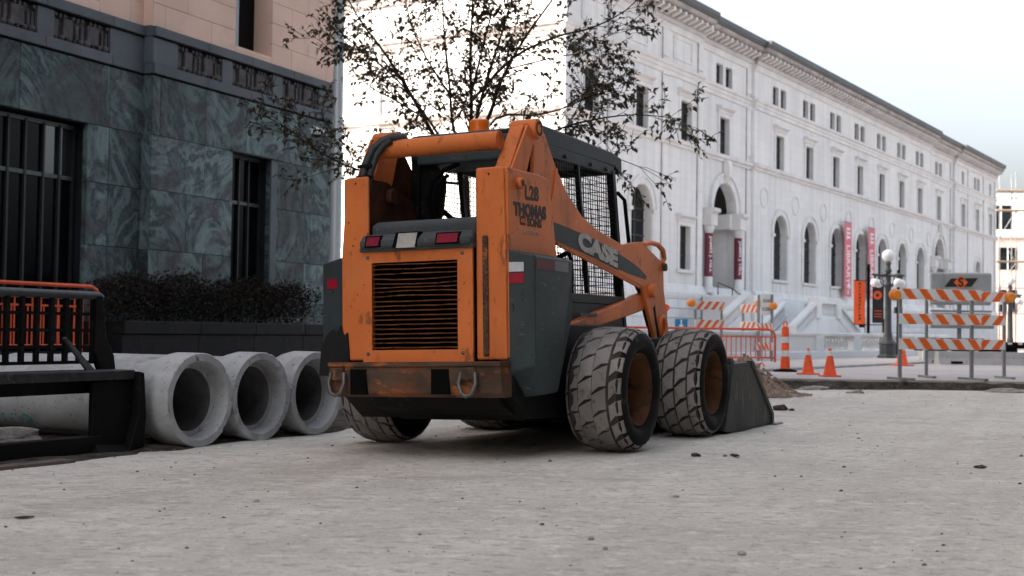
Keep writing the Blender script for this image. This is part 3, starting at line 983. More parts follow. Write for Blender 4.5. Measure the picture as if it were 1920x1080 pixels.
# two portals
for c, wrap in ((17.48, True), (61.9, False)):
    y = PAV
    m = MB()
    arch_ring(m, c, 1.54, 1.95, 7.14, y - .1, y - .001)
    arch_ring(m, c, 1.95, 2.05, 7.14, y - .18, y - .002)
    po = m.build('portal_arch', STONE_W, LIB)
    m = MB()
    m.prism([(y - .18, 8.75), (y - .4, 9.0), (y - .42, 9.55), (y - .3, 9.85), (y - .02, 9.9), (y - .02, 8.6)], 'x', c - .22, c + .22)
    m.build('keystone', STONE_TRIM, po, bevel=.04)
    m = MB()
    m.box(c - 1.5, y + 1.6, 2.8, c + 1.5, y + 1.65, 8.7)
    m.build('porch_back', STONE_TRIM, po)
    MB().box(c - 1.49, y + .4, 2.8, c - 1.42, y + 1.6, 7.1).build('porch_side', STONE_TRIM, po)
    MB().box(c + 1.42, y + .4, 2.8, c + 1.49, y + 1.6, 7.1).build('porch_side', STONE_TRIM, po)
    MB().box(c - 1.3, y + 1.56, 2.8, c + .2, y + 1.6, 6.3).build('doors', mk('bronze_door', (.06, .06, .06), .5), po)
    MB().box(c - 1.2, y + 1.56, 7.35, c + 1.2, y + 1.6, 7.6).build('lunette_window', GLASS_D, po)
    for sx in (-1, 1):
        cx = c + sx * 1.95 - .55
        e = MB()
        e.prism([(y + .02, 6.25), (y - .52, 6.25), (y - .52, 6.85), (y - .70, 6.95), (y - .70, 7.12), (y + .02, 7.14)], 'x', cx - .32, cx + .50)
        if sx > 0:
            e.box(cx - .52, y + .0, 6.3, cx - .3, y + 1.55, 7.1)
        e.build('entablature', STONE_TRIM, po, bevel=.02, seg=1)
        co = MB().lathe([(.30, 2.8), (.30, 2.95), (.25, 3.0), (.26, 3.1), (.205, 3.2), (.20, 4.5), (.19, 5.9), (.23, 5.95), (.27, 6.1), (.30, 6.24)], 20, 'z', (cx, y - .25, 0)).build('column', STONE_W, po, smooth=45)
        if wrap:
            MB().lathe([(.212, 3.65), (.204, 5.85)], 24, 'z', (cx, y - .25, 0)).build('banner_wrap', MAROON, co, smooth=60)
            lettering('JAMES J. HILL', .19, SIGN_W, co, (cx - .6 * .218 - .05, y - .25 - .8 * .218 + .0375, 5.7), (0, 0, -1), (.8, -.6, 0), width=1.85, bold=.004)
# terrace, stairs and stair balustrades in front of the left portal
ST = empty('library_stair', C0, LROT, 'white stone double stair with balustrades below the library portal', 'stairs')
MB().box(13.2, -3.2, .1, 21.5, -.45, 2.62).build('terrace', STONE_B, ST, bevel=.03, seg=1)
def baluster_run(root, u0, z0, u1, z1, off, h=.62, step=.24, name='baluster_row', mat=None):
    m = MB()
    n = max(2, int(abs(u1 - u0) / step))
    for k in range(n):
        t = (k + .5) / n
        x, z = u0 + (u1 - u0) * t, z0 + (z1 - z0) * t
        m.lathe([(.06, z), (.05, z + .06), (.085, z + h * .35), (.04, z + h * .7), (.06, z + h * .9), (.06, z + h)], 7, 'z', (x, -off, 0))
    m.build(name, mat or STONE_B, root, smooth=50)
    m = MB()
    for b0, b1 in ((-.12, .0), (h, h + .14)):
        w = .13 if b0 < 0 else .17
        m.hexa([(u0, -off - w, z0 + b0), (u1, -off - w, z1 + b0), (u1, -off + w, z1 + b0), (u0, -off + w, z0 + b0), (u0, -off - w, z0 + b1), (u1, -off - w, z1 + b1), (u1, -off + w, z1 + b1), (u0, -off + w, z0 + b1)])
    m.build('rail', mat or STONE_B, root)
def stair_post(root, u, off, z0, z1, w=.28):
    MB().box(u - w, -off - w, z0, u + w, -off + w, z1).build('newel_post', STONE_B, root, bevel=.02, seg=1)
for ua, ub, s in ((17.0, 13.6, -1), (20.3, 23.7, 1)):
    for off in (4.9, 3.3):
        baluster_run(ST, ua, 1.72, ub, .45, off)
    stair_post(ST, ub + s * .3, 4.9, .1, 1.2)
    for k in range(11):                               # the steps
        x = ua + s * .31 * k
        MB().box(min(x, x + s * .31), -4.75, .1, max(x, x + s * .31), -3.45, 1.6 - .135 * k).build('step', STONE_B, ST)
    m = MB()
    m.prism([(ua, .1), (ub, .1), (ub, .35), (ua, 1.6)], 'y', -5.0, -4.78)
    m.build('cheek_wall', STONE_B, ST)
MB().box(17.0, -5.02, .1, 20.3, -3.2, 1.62).build('landing', STONE_B, ST, bevel=.03, seg=1)
baluster_run(ST, 17.35, 1.74, 19.95, 1.74, 4.85)
stair_post(ST, 17.05, 4.85, 1.6, 2.62)
stair_post(ST, 20.25, 4.85, 1.6, 2.62)
baluster_run(ST, 12.6, 2.0, 9.6, .9, 3.0)
MB().prism([(12.8, .1), (9.4, .1), (9.4, .75), (12.8, 1.95)], 'y', -3.15, -2.6).build('cheek_wall', STONE_B, ST)
hr = MB()
hr.tube([lib_q for lib_q in ((14.1, -.9, 2.7), (14.1, -.9, 3.3), (14.25, -1.6, 3.0), (14.3, -2.5, 2.35), (14.3, -2.55, 1.5))], .03, 6)
hr.cyl((14.25, -1.6, 2.4), (14.25, -1.6, 3.0), .025, 6)
hr.build('handrail', BLACK_STEEL, ST)
# podium of rusticated blocks
POD = MB().box(-.5, -.30, -.2, 81.5, -.02, 2.42).build('podium_wall', STONE_TRIM, LIB)
blk = [MB().box(0, -.07, 0, L - .02, 0, .42).mesh('block', STONE_B) for L in (.95, 1.4, 1.15)]
rows = [.12 + .46 * k for k in range(5)]
for u_a, u_b in ((4.5, 13.0), (33, 56)):
    for k, z in enumerate(rows):
        u = u_a + .4 * (k % 2)
        i = k
        while u < u_b:
            if not (u_a > 30 and any(abs(u + .6 - q) < 1.1 for q in (39.6, 44.9)) and .5 < z < 1.7):
                link('block', blk[i % 3], POD, (u, -.302, z))
            u += (.95, 1.4, 1.15)[i % 3]
            i += 1
for u in (39.7, 45.0):
    MB().box(u - .6, -.36, 1.0, u + .6, -.31, 1.95).build('basement_window', GLASS_D, POD)
# forecourt, kerb, balustrade wall along it
mb = MB()
q = [lib_pt(-60, 18.7), lib_pt(140, 18.7), lib_pt(140, -.5), lib_pt(-60, -.5)]
mb.prism([(p.x, p.y) for p in q], 'z', -.3, .16)
tag(mb.build('forecourt', PAVE), kind='structure')
mb = MB()
q = [lib_pt(-60, 18.95), lib_pt(140, 18.95), lib_pt(140, 18.7), lib_pt(-60, 18.7)]
mb.prism([(p.x, p.y) for p in q], 'z', -.3, .166)
tag(mb.build('kerb', CONC_GREY, bevel=.02), kind='structure')
BW = empty('balustrade', lib_pt(0, 15.6), LROT, 'low stone balustrade wall along the library forecourt', 'balustrade')
MB().box(-30, -.22, .12, -1, .22, .34).build('plinth', STONE_B, BW, bevel=.02, seg=1)
MB().box(-30, -.2, .72, -1, .2, .82).build('coping', STONE_TRIM, BW, bevel=.02, seg=1)
MB().box(-22.5, -.16, .33, -14.7, .16, .73).build('solid_panel', STONE_TRIM, BW)
for u in (-14.4, -11.25, -8.2, -5.1, -2.0):
    MB().box(u - .32, -.21, .33, u + .32, .21, .73).build('pier', STONE_B, BW, bevel=.015, seg=1)
for u in (-14.1, -10.95, -7.9, -4.8):
    m = MB()
    for k in range(10):
        x = u + .12 + .25 * k
        m.lathe([(.06, .34), (.05, .38), (.085, .48), (.04, .62), (.06, .70), (.06, .73)], 7, 'z', (x, 0, 0))
    m.build('baluster_row', STONE_B, BW, smooth=50)

# hanging banners on the library wall
for u, lab in ((36.4, 'pink library banner nearer the portal, hanging on the white facade'), (41.5, 'pink library banner farther along, partly behind the black lamp pole')):
    o = empty('hanging_banner', lib_pt(u, .4), LROT, lab, 'banner', 'pink banners on the library wall')
    MB().box(-.72, -.012, 3.25, .72, .012, 8.02).build('cloth', BANNER_P, o)
    MB().box(-.75, -.03, 8.0, .75, .03, 8.07).build('rod', GALV, o)
    m = MB()
    for z in (7.0, 7.27, 7.54):
        m.box(-.36, -.03, z, .36, -.014, z + .14)
    m.box(-.36, -.03, 6.86, -.26, -.014, 7.68)
    m.build('emblem', SIGN_W, o)
    lettering('LIBRARY', 1.0, SIGN_W, o, (-.30, -.016, 6.55), (0, 0, -1), (1, 0, 0), width=2.5, bold=.012)
    m = MB().lathe([(.0, .12), (.16, .1), (.2, .0), (.16, -.1), (.0, -.12)], 12, 'y', (0, -.02, 3.9))
    m.box(-.1, -.03, 3.4, .1, -.014, 3.75)
    m.build('emblem', SIGN_W, o)
# ---------------------------------------------------------------- skid steer loader (x right, y forward, z up; rear axle at y = 0)
SK = empty('skid_steer_loader', (-.0821, 8.7284, 0), R(-26), 'orange and grey skid steer loader seen from behind with bucket lowered', 'skid steer')
ROLL = R(1.6)
BLOC, BROT = (1 - math.cos(ROLL), 0, -math.sin(ROLL)), (0, -ROLL, 0)
def part(m, name, mat, parent=None, **kw):
    if parent is None:
        return m.build(name, mat, SK, loc=BLOC, rot=BROT, **kw)
    return m.build(name, mat, parent, **kw)

# --- wheels
GROOVE = mk('dust_packed_groove', (.055, .049, .044), .95, var=.4, vs=9, spec=.05, bump=.3)
TR, TW = .39, .37                       # tyre radius, width
def block(w0, w1, th, skew, r0, r1, jag, inset=.006):
    """one tread lug on the unrolled tyre: w across, angle along"""
    pts = [(w0, -th), (w0 * .5 + w1 * .5, -th * .82 + jag), (w1, -th), (w1, th * .96), (w0 * .45 + w1 * .55, th * .90 + jag), (w0, th * .96)]
    def sh(w):
        return skew * (w - w0) / (w1 - w0)
    def rad(w, r):
        e = abs(w - TW / 2) / (TW / 2)
        return r - .035 * e ** 3
    m = MB()
    low, top = [], []
    cw, ca = (w0 + w1) / 2, jag * .4
    for w, a in pts:
        aa = a + sh(w)
        low.append((rad(w, r0), w, aa))
        f = 1 - inset / max(.03, (w1 - w0) / 2)
        top.append((rad(w, r1), cw + (w - cw) * f, ca + sh(w) + (a - ca) * .955))
    P = lambda q: (q[1], q[0] * math.sin(q[2]), q[0] * math.cos(q[2]))
    n = len(pts)
    m.add([P(q) for q in low] + [P(q) for q in top], [tuple(range(n, 2 * n))] + [(i, (i + 1) % n, (i + 1) % n + n, i + n) for i in range(n)])
    return m
def wheel(x_in, y, zc, worn, mirror, joined=False):
    """x_in: inner side; the tyre spans TW outwards"""
    sgn = -1 if mirror else 1
    root = MB()
    prof = [(.225, .02), (.245, .004), (.30, -.004), (.345, .006), (.368, .03), (.372, .08), (.374, TW / 2), (.372, TW - .08), (.368, TW - .03), (.345, TW - .006), (.30, TW + .006), (.262, TW + .002), (.248, TW - .012), (.232, TW - .03), (.222, TW - .05)]
    root.lathe([(r, h * sgn) for r, h in prof], 56, 'x')
    o = root.build('wheel', RUBBER, SK, smooth=50, loc=(x_in, y, zc))
    o.data.materials.append(GROOVE)
    for p_ in o.data.polygons:
        if math.hypot(p_.center.y, p_.center.z) > .366:
            p_.material_index = 1
    rim = MB().lathe([(r, h * sgn) for r, h in [(.222, .03), (.215, .10), (.20, .14), (.20, TW - .12), (.213, TW - .09), (.216, TW - .05), (.226, TW - .035), (.229, TW - .02), (.222, TW - .018), (.205, TW - .05), (.19, TW - .12), (.175, TW - .20), (.10, TW - .215), (.085, TW - .20), (.0, TW - .19)]], 40, 'x').build('rim', RIM, o, smooth=40)
    nuts = MB()
    for k in range(8):
        a = 2 * math.pi * k / 8
        nuts.cyl(((TW - .215) * sgn, .135 * math.cos(a), .135 * math.sin(a)), ((TW - .185) * sgn, .135 * math.cos(a), .135 * math.sin(a)), .014, 6)
    nuts.build('wheel_nuts', RUSTY, o)
    rows = [(.006, .090, .15), (.099, .180, .15), (.189, .271, .15), (.280, .364, .10)]
    N = 17
    pitch = 2 * math.pi / N
    allm = MB()
    for i, (w0, w1, sk) in enumerate(rows):
        if worn and i < 3:
            b = block(w0 - .004, w1 + .0045, pitch * .492, sk * .8, .360, .3875, .015, .0012)
        elif worn:
            b = block(w0 + .006, w1 + .004, pitch * .385, sk * .9, .360, .391, .03, .008)
        else:
            b = block(w0 - .0015, w1 + .0015, pitch * .452, sk, .360, .390, .022, .004)
        me = b.mesh('tread_block', TREAD)
        if mirror:
            for v in me.vertices:
                v.co.x *= -1
            me.flip_normals()
        for k in range(N):
            a = pitch * k + .165 * i * (1 if i < 3 else .93)
            if joined:
                mt = Matrix.Rotation(a, 3, 'X')
                allm.add([mt @ v.co for v in me.vertices], [tuple(p.vertices) for p in me.polygons])
            else:
                link('tread_block', me, o, (0, 0, 0), (a, 0, 0))
    if joined:
        q = allm.build('tread', TREAD, o)
        q['kind'] = 'stuff'
    return o
zl = gz(-.95, 9.1)
wheel(1.0 - TW, 0, TR, True, False)
wheel(1.0 - TW, 1.5, TR, False, False)
wheel(-1.0 + TW, 0, TR + zl, False, True)
wheel(-1.0 + TW, 1.5, TR + zl, False, True, joined=True)
for y, s in ((0, 1), (1.5, 1), (0, -1), (1.5, -1)):
    MB().cyl((s * .42, y, TR + (zl if s < 0 else 0)), (s * .80, y, TR + (zl if s < 0 else 0)), .09, 16).build('axle', BLACK_STEEL, SK, smooth=40)

# --- chassis and belly
m = MB()
m.prism([(-.93, .38), (-.72, .24), (1.75, .20), (1.9, .42), (1.9, .72), (1.1, .72), (.7, .80), (-.93, .80)], 'x', -.58, .58)
part(m, 'chassis', BLACK_STEEL, bevel=.01)
m = MB()
m.prism([(-.93, .56), (-.30, .56), (-.30, 1.2), (-.93, 1.22)], 'x', -.37, .37)
part(m, 'engine_block', BLACK)

# --- bumper with tow loops
m = MB()
m.prism([(-1.07, .565), (-1.075, .52), (-1.055, .40), (-1.02, .375), (-.90, .375), (-.90, .575), (-1.05, .578)], 'x', -.585, .565)
bu = part(m, 'rear_bumper', ORANGE_WORN, bevel=.008)
MB().box(-.585, -1.085, .555, .570, -.9, .582).build('bumper_lip', ORANGE_WORN, bu, bevel=.004)
MB().box(.12, -1.079, .395, .235, -1.04, .54).build('bumper_notch', BLACK, bu)
MB().box(-.43, -1.079, .39, -.32, -1.04, .54).build('bumper_notch', BLACK, bu)
for x in (-.515, .365):
    MB().box(x - .045, -1.10, .475, x + .045, -1.05, .55).build('tow_lug', RUSTY, bu, bevel=.01)
    pts = [(x - .045, -1.085, .52), (x - .055, -1.10, .46), (x - .035, -1.11, .40), (x, -1.115, .385), (x + .035, -1.11, .40), (x + .055, -1.10, .46), (x + .045, -1.085, .52)]
    MB().tube(pts, .013, 8).build('tow_loop', STEEL, bu, smooth=50)
m = MB()
m.prism([(-.98, .375), (-.93, .31), (-.6, .22), (-.6, .375)], 'x', -.35, .50)
part(m, 'belly_guard', BLACK_STEEL, bevel=.01)

# --- rear door with louvred grille
gx0, gx1, gz0, gz1 = -.324, .256, .652, 1.172
m = MB()
y0, y1 = -1.0, -.965
x0, x1, z0, z1 = -.388, .355, .582, 1.24
m.box(x0, y0, z0, x1, y1, gz0); m.box(x0, y0, gz1, x1, y1, z1)
m.box(x0, y0, gz0, gx0, y1, gz1); m.box(gx1, y0, gz0, x1, y1, gz1)
door_o = part(m, 'rear_door', ORANGE)
part(MB().box(gx0 - .02, -.93, gz0 - .02, gx1 + .02, -.925, gz1 + .02), 'radiator', BLACK)
NSL = 19
rs = random.Random(11)
for k in range(NSL):
    z = gz0 + (k + .5) * (gz1 - gz0) / NSL
    bend = .0
    if k in (14, 15):
        bend = -.009
    if k in (11, 12):
        bend = .008
    pts_f, pts_b = [], []
    m = MB()
    n = 8
    for i in range(n + 1):
        t = i / n
        x = gx0 + (gx1 - gx0) * t
        dz = bend * math.sin(math.pi * t) + rs.gauss(0, .0010)
        m.v += [(x, -1.004, z - .0035 + dz), (x, -.972, z + .001 + dz), (x, -.972, z + .0045 + dz), (x, -1.004, z + .0015 + dz)]
    for i in range(n):
        a = i * 4
        m.f += [(a, a + 1, a + 5, a + 4), (a + 1, a + 2, a + 6, a + 5), (a + 2, a + 3, a + 7, a + 6), (a + 3, a, a + 4, a + 7)]
    m.build('louvre', LOUVRE_M, door_o)
for x, z in ((-.352, 1.205), (.29, 1.21), (-.352, .63), (.29, .632)):
    MB().lathe([(.012, -.0), (.010, -.006), (.0, -.009)], 10, 'y', (x, -1.0, z)).build('bolt', STEEL, door_o, smooth=40)
MB().box(-.395, -.985, .57, -.3885, -.95, 1.24).build('door_seal', BLACK, door_o)
MB().box(.3555, -.985, .57, .362, -.95, 1.24).build('door_seal', BLACK, door_o)

# --- tail lamp housing and engine hood
m = MB()
m.prism([(-1.01, 1.245), (-1.04, 1.262), (-1.035, 1.30), (-1.0, 1.34), (-.90, 1.352), (-.90, 1.245)], 'x', -.392, .362)
lb_o = part(m, 'lamp_housing', GREY_PLASTIC, bevel=.02, seg=3)
MB().box(-.40, -1.02, 1.238, .37, -.9, 1.262).build('housing_lip', GREY_PLASTIC, lb_o, bevel=.006)
for xa, xb in ((-.335, -.25), (.145, .28)):
    MB().hexa([(xa - .012, -1.047, 1.262), (xb + .012, -1.047, 1.262), (xb + .012, -.99, 1.262), (xa - .012, -.99, 1.262), (xa - .012, -1.026, 1.332), (xb + .012, -1.026, 1.332), (xb + .012, -.99, 1.332), (xa - .012, -.99, 1.332)]).build('lamp_recess', BLACK, lb_o)
    MB().hexa([(xa, -1.051, 1.270), (xb, -1.051, 1.270), (xb, -.99, 1.270), (xa, -.99, 1.270), (xa, -1.030, 1.324), (xb, -1.030, 1.324), (xb, -.99, 1.324), (xa, -.99, 1.324)]).build('tail_lamp', RED_LENS, lb_o)
MB().hexa([(-.155, -1.047, 1.255), (.005, -1.047, 1.255), (.005, -.99, 1.255), (-.155, -.99, 1.255), (-.14, -1.026, 1.345), (.025, -1.026, 1.345), (.025, -.99, 1.345), (-.14, -.99, 1.345)]).build('plate_recess', BLACK, lb_o)
MB().hexa([(-.125, -1.051, 1.252), (.0, -1.051, 1.252), (.0, -.99, 1.252), (-.125, -.99, 1.252), (-.118, -1.032, 1.338), (.008, -1.032, 1.338), (.008, -.99, 1.338), (-.118, -.99, 1.338)]).build('plate', PLATE_W, lb_o)
m = MB()
m.prism([(-.955, 1.345), (-.955, 1.40), (-.90, 1.425), (-.35, 1.425), (-.35, 1.2), (-.9, 1.2)], 'x', -.355, .36)
part(m, 'engine_hood', GREY_PLASTIC, bevel=.02, seg=3)

# --- the two rear towers
for s in (-1, 1):
    zt = 1.70
    m = MB()
    m.prism([(s * .362, .59), (s * .557, .59), (s * .557, 1.22), (s * (.520 if s < 0 else .545), zt), (s * .365, zt)], 'y', -.972, -.948)
    tw = part(m, 'tower', ORANGE, bevel=.012)
    tag(tw, 'left tower plate, torn at the foot' if s < 0 else 'right tower with black lettering')
    m = MB()
    xo = .565 if s > 0 else .550
    m.prism([(-.952, .6), (-.952, zt - .004), (-.52, zt), (-.40, 1.685), (-.365, 1.655), (-.27, 1.215), (-.27, .8), (-.5, .6)], 'x', s * (xo - .03), s * xo)
    m.build('side_plate', ORANGE, tw, bevel=.008)
    m = MB()
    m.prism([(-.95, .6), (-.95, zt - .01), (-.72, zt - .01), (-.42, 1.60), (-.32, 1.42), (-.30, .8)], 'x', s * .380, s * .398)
    m.build('inner_plate', SHADED_ORANGE, tw, bevel=.004)
    bs = MB()
    bs.cyl((s * (xo - .02), -.815, 1.615), (s * (xo + .03), -.815, 1.615), .034, 20)
    bs.build('pin_boss', ORANGE, tw, smooth=40, bevel=.006)
    MB().cyl((s * (xo + .029), -.815, 1.615), (s * (xo + .033), -.815, 1.615), .019, 16).build('pin', RUSTY, tw, smooth=40)
    bi = MB()
    bi.cyl((s * .381, -.70, 1.60), (s * .34, -.70, 1.60), .052, 20)
    bi.build('inner_boss', SHADED_ORANGE, tw, smooth=40, bevel=.008)
    MB().cyl((s * .452, -.975, 1.66), (s * .452, -.970, 1.66), .006, 8).build('bolt_hole', BLACK, tw)
    if s > 0:
        m = MB()
        m.box(.412, -.992, .612, .446, -.970, 1.305)
        m.build('latch_bar', RUSTY, tw, bevel=.008)
        lettering('L28', .118, DECAL_D, tw, (.5665, -.725, 1.533), (0, 1, .02), (0, 0, 1), width=.19, bold=.0035)
        lettering('THOMAS', .102, DECAL_D, tw, (.5665, -.885, 1.427), (0, 1, .02), (0, 0, 1), width=.455, bold=.006)
        lettering('SONS', .068, DECAL_D, tw, (.5665, -.700, 1.375), (0, 1, .02), (0, 0, 1), width=.20, bold=.003)
        MB().box(.5660, -.800, 1.374, .5668, -.725, 1.426).build('decal_box', DECAL_D, tw)
        lettering('AND', .036, ORANGE, tw, (.5672, -.793, 1.388), (0, 1, .02), (0, 0, 1), width=.06, bold=.001)
        lettering('ROGERS, MN', .034, DECAL_L, tw, (.5665, -.752, 1.325), (0, 1, .02), (0, 0, 1), width=.21)

# --- side boxes behind the wheels
for s in (-1, 1):
    def bp(x, y, z):
        return (s * x, y, z)
    m = MB()
    lv = [[(.50, -.955, 1.235), (.72, -.935, 1.185), (.72, -.38, 1.178), (.50, -.38, 1.235)],
          [(.50, -.955, .60), (.545, -.955, .505), (.72, -.93, .56), (.72, -.40, .80), (.50, -.40, .80)]]
    v = [bp(.50, -.955, 1.235), bp(.72, -.935, 1.185), bp(.72, -.38, 1.178), bp(.50, -.38, 1.235),
         bp(.50, -.955, .50), bp(.72, -.935, .557), bp(.72, -.415, .82), bp(.50, -.40, .82),
         bp(.50, -.80, .36), bp(.70, -.76, .385), bp(.70, -.58, .395), bp(.50, -.58, .37)]
    f = [(0, 1, 2, 3), (0, 4, 5, 1), (1, 5, 9, 10, 6, 2), (2, 6, 7, 3), (3, 7, 11, 8, 4, 0), (4, 8, 9, 5), (8, 11, 10, 9), (6, 10, 11, 7)]
    m.add(v, f)
    bx = part(m, 'side_box', GREY_PAINT, bevel=.010)
    if s > 0:
        MB().hexa([(.565, -.9535, 1.092), (.655, -.9455, 1.092), (.655, -.9435, 1.092), (.565, -.9515, 1.092), (.565, -.9535, 1.148), (.655, -.9455, 1.145), (.655, -.9435, 1.145), (.565, -.9515, 1.148)]).build('reflector', WHITE_REFL, bx)
        MB().hexa([(.567, -.9535, 1.025), (.657, -.9455, 1.027), (.657, -.9435, 1.027), (.567, -.9515, 1.025), (.567, -.9535, 1.084), (.657, -.9455, 1.084), (.657, -.9435, 1.084), (.567, -.9515, 1.084)]).build('reflector', RED_REFL, bx)
        MB().box(.7205, -.915, 1.105, .7225, -.66, 1.165).build('reflector', mk('dull_red_tape', (.11, .014, .02), .5), bx)
        MB().box(.7205, -.655, 1.105, .7225, -.46, 1.165).build('reflector', mk('dull_white_tape', (.16, .165, .17), .5), bx)
    else:
        MB().hexa([(-.68, -.9425, 1.03), (-.605, -.9485, 1.03), (-.605, -.9465, 1.03), (-.68, -.9405, 1.03), (-.68, -.9425, 1.09), (-.605, -.9485, 1.09), (-.605, -.9465, 1.09), (-.68, -.9405, 1.09)]).build('reflector', RED_REFL, bx)
        rs = random.Random(2)
        m = MB()
        pts = [(-.715, .50), (-.70, .66), (-.665, .74), (-.62, .78), (-.585, .76), (-.56, .80), (-.535, .74), (-.51, .76), (-.49, .5)]
        m.prism(pts, 'y', -.985, -.96)
        m.build('tear', mk('torn_black_sheet', (.012, .012, .012), .8, var=.4, bump=.4, bs=30), bx)

# --- loader arms
for s in (-1, 1):
    m = MB()
    prof = [(-.62, 2.0), (-.45, 2.01), (-.36, 1.968), (-.197, 1.782), (-.025, 1.635), (.21, 1.509), (.458, 1.442), (.751, 1.397), (.935, 1.369), (1.129, 1.399), (1.38, 1.421), (1.462, 1.373), (1.708, 1.302), (1.778, 1.246), (1.78, 1.084), (1.867, .80), (1.93, .50), (1.95, .30), (1.80, .28), (1.70, .42), (1.547, .729), (1.364, 1.02), (1.315, 1.091), (.55, 1.205), (-.187, 1.313), (-.50, 1.33), (-.56, 1.62), (-.53, 1.735), (-.52, 1.87), (-.60, 1.93)]
    m.prism(prof, 'x', s * .505, s * .533)
    arm = part(m, 'loader_arm', ORANGE, bevel=.006)
    m = MB()                                               # box section behind the outer plate
    inn = [(-.50, 1.93), (-.38, 1.93), (-.21, 1.765), (-.035, 1.615), (.20, 1.489), (.45, 1.422), (.751, 1.377), (.935, 1.349), (1.35, 1.36), (1.70, 1.22), (1.70, .9), (1.56, .8), (1.38, 1.05), (1.3, 1.11), (.55, 1.225), (-.187, 1.333), (-.5, 1.4)]
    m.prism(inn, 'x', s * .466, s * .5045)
    m.build('arm_core', SHADED_ORANGE, arm, bevel=.004)
    m = MB()
    m.tube([(s * .52, 1.29, 1.085), (s * .52, .55, 1.198), (s * .52, -.18, 1.306)], .012, 6)
    m.build('lower_flange', ORANGE, arm, smooth=50)
    # welded gusset near the tower, seam along the upper edge
    m = MB()
    m.prism([(-.215, 1.75), (-.197, 1.775), (-.19, 1.68), (-.25, 1.56), (-.34, 1.47), (-.30, 1.55), (-.24, 1.65)], 'x', s * .5335, s * .542)
    m.build('gusset', ORANGE, arm)
    # pivot boss on top
    m = MB()
    m.cyl((s * .40, -.535, 1.975), (s * .575, -.535, 1.975), .062, 28)
    m.build('pivot_boss', ORANGE, arm, smooth=40, bevel=.006)
    m = MB().lathe([(.045, .0), (.045, .003), (.03, .003), (.03, -.02), (.0, -.02)], 20, 'x', (s * .575, -.535, 1.975))
    if s < 0:
        for i, q in enumerate(m.v):
            m.v[i] = (-1.15 - q[0], q[1], q[2])
    m.build('pivot_pin', RUSTY, arm, smooth=40)
    # rear link from the tower up to the boss
    m = MB()
    m.hexa([(s * .405, -.905, 1.60), (s * .515, -.905, 1.60), (s * .515, -.66, 1.56), (s * .405, -.66, 1.56), (s * .425, -.635, 1.985), (s * .515, -.635, 1.985), (s * .515, -.47, 1.985), (s * .425, -.47, 1.985)])
    lk = part(m, 'rear_link', ORANGE, bevel=.012)
    m = MB()
    m.hexa([(s * .5165, -.91, 1.60), (s * .5325, -.91, 1.60), (s * .5325, -.70, 1.56), (s * .5165, -.70, 1.56), (s * .536, -.645, 1.985), (s * .552, -.645, 1.985), (s * .552, -.54, 1.95), (s * .536, -.54, 1.95)])
    m.build('link_plate', ORANGE, lk, bevel=.004)
    # front bosses, beam to the chassis
    m = MB()
    m.cyl((s * .50, 1.475, 1.066), (s * .575, 1.475, 1.066), .052, 24)
    m.build('front_boss', ORANGE, arm, smooth=40, bevel=.008)
    m = MB()
    m.tube([(s * .54, 1.715 + .055 * math.cos(t), .80 + .075 * math.sin(t)) for t in [2 * math.pi * i / 24 for i in range(24)]], .016, 8, closed=True)
    m.build('lug_ring', ORANGE, arm, smooth=50)
    m = MB()
    m.hexa([(s * .44, -.02, .71), (s * .505, -.02, .71), (s * .505, .0, .80), (s * .44, .0, .80), (s * .44, 1.42, .92), (s * .505, 1.42, .92), (s * .505, 1.42, 1.05), (s * .44, 1.42, 1.05)])
    lw = part(m, 'lower_link', ORANGE, bevel=.012)
    MB().box(s * .508, .2, .86, s * .512, .5, .88).build('scuff_plate', GREY_PAINT, lw)
    m = MB()
    m.tube([(s * .52, 1.37, 1.40), (s * .52, 1.53, 1.425), (s * .52, 1.69, 1.42), (s * .52, 1.805, 1.385), (s * .52, 1.83, 1.32), (s * .52, 1.77, 1.275)], .020, 10)
    m.build('grab_hook', ORANGE, arm, smooth=50)
    MB().cyl((s * .49, 1.765, 1.252), (s * .56, 1.765, 1.252), .030, 16).build('hook_pin', RUSTY, arm, smooth=40)
    # decal stripe and lettering on the outer plate
    st = MB()
    st.prism([(-.30, 1.437), (-.13, 1.426), (.126, 1.402), (.48, 1.362), (.809, 1.31), (1.05, 1.266), (1.253, 1.22), (1.36, 1.184), (1.402, 1.166), (1.384, 1.142), (1.05, 1.17), (.745, 1.207), (-.30, 1.33)], 'x', s * .5331, s * .5346)
    st.build('decal_stripe', mk('charcoal_decal', (.018, .021, .024), .5, var=.25, vs=4, spots=[(4, .56, .1, (.06, .045, .035))]), arm)
    if s > 0:
        lettering('CASE', .150, DECAL_D, arm, (.5352, .112, 1.300), (0, 1, -.135), (0, .0, 1), width=.735, bold=.016, depth=.0004)
        lettering('CASE', .150, DECAL_G, arm, (.5360, .128, 1.304), (0, 1, -.135), (0, .0, 1), width=.700, bold=.0095, depth=.0004)
# cross tube between the arms, hose bundle on its left end
part(MB().cyl((-.43, -.775, 1.885), (.43, -.775, 1.885), .056, 32), 'cross_tube', ORANGE, smooth=40)
hs = MB()
hs.tube([(-.435, -.935, 1.66), (-.425, -.90, 1.78), (-.395, -.86, 1.885), (-.345, -.82, 1.935), (-.285, -.80, 1.955), (-.235, -.77, 1.945), (-.22, -.70, 1.90)], .027, 10)
hs.tube([(-.395, -.925, 1.62), (-.385, -.905, 1.74), (-.36, -.875, 1.84), (-.325, -.85, 1.90), (-.28, -.84, 1.93)], .020, 10)
part(hs, 'hydraulic_hoses', mk('hose_rubber', (.03, .034, .034), .5, var=.3, vs=20, bump=.2, bs=80), smooth=50)
cl = MB()
for yz in ((-.925, 1.70), (-.905, 1.77)):
    cl.box(-.465, yz[0] - .03, yz[1] - .010, -.37, yz[0] + .03, yz[1] + .010)
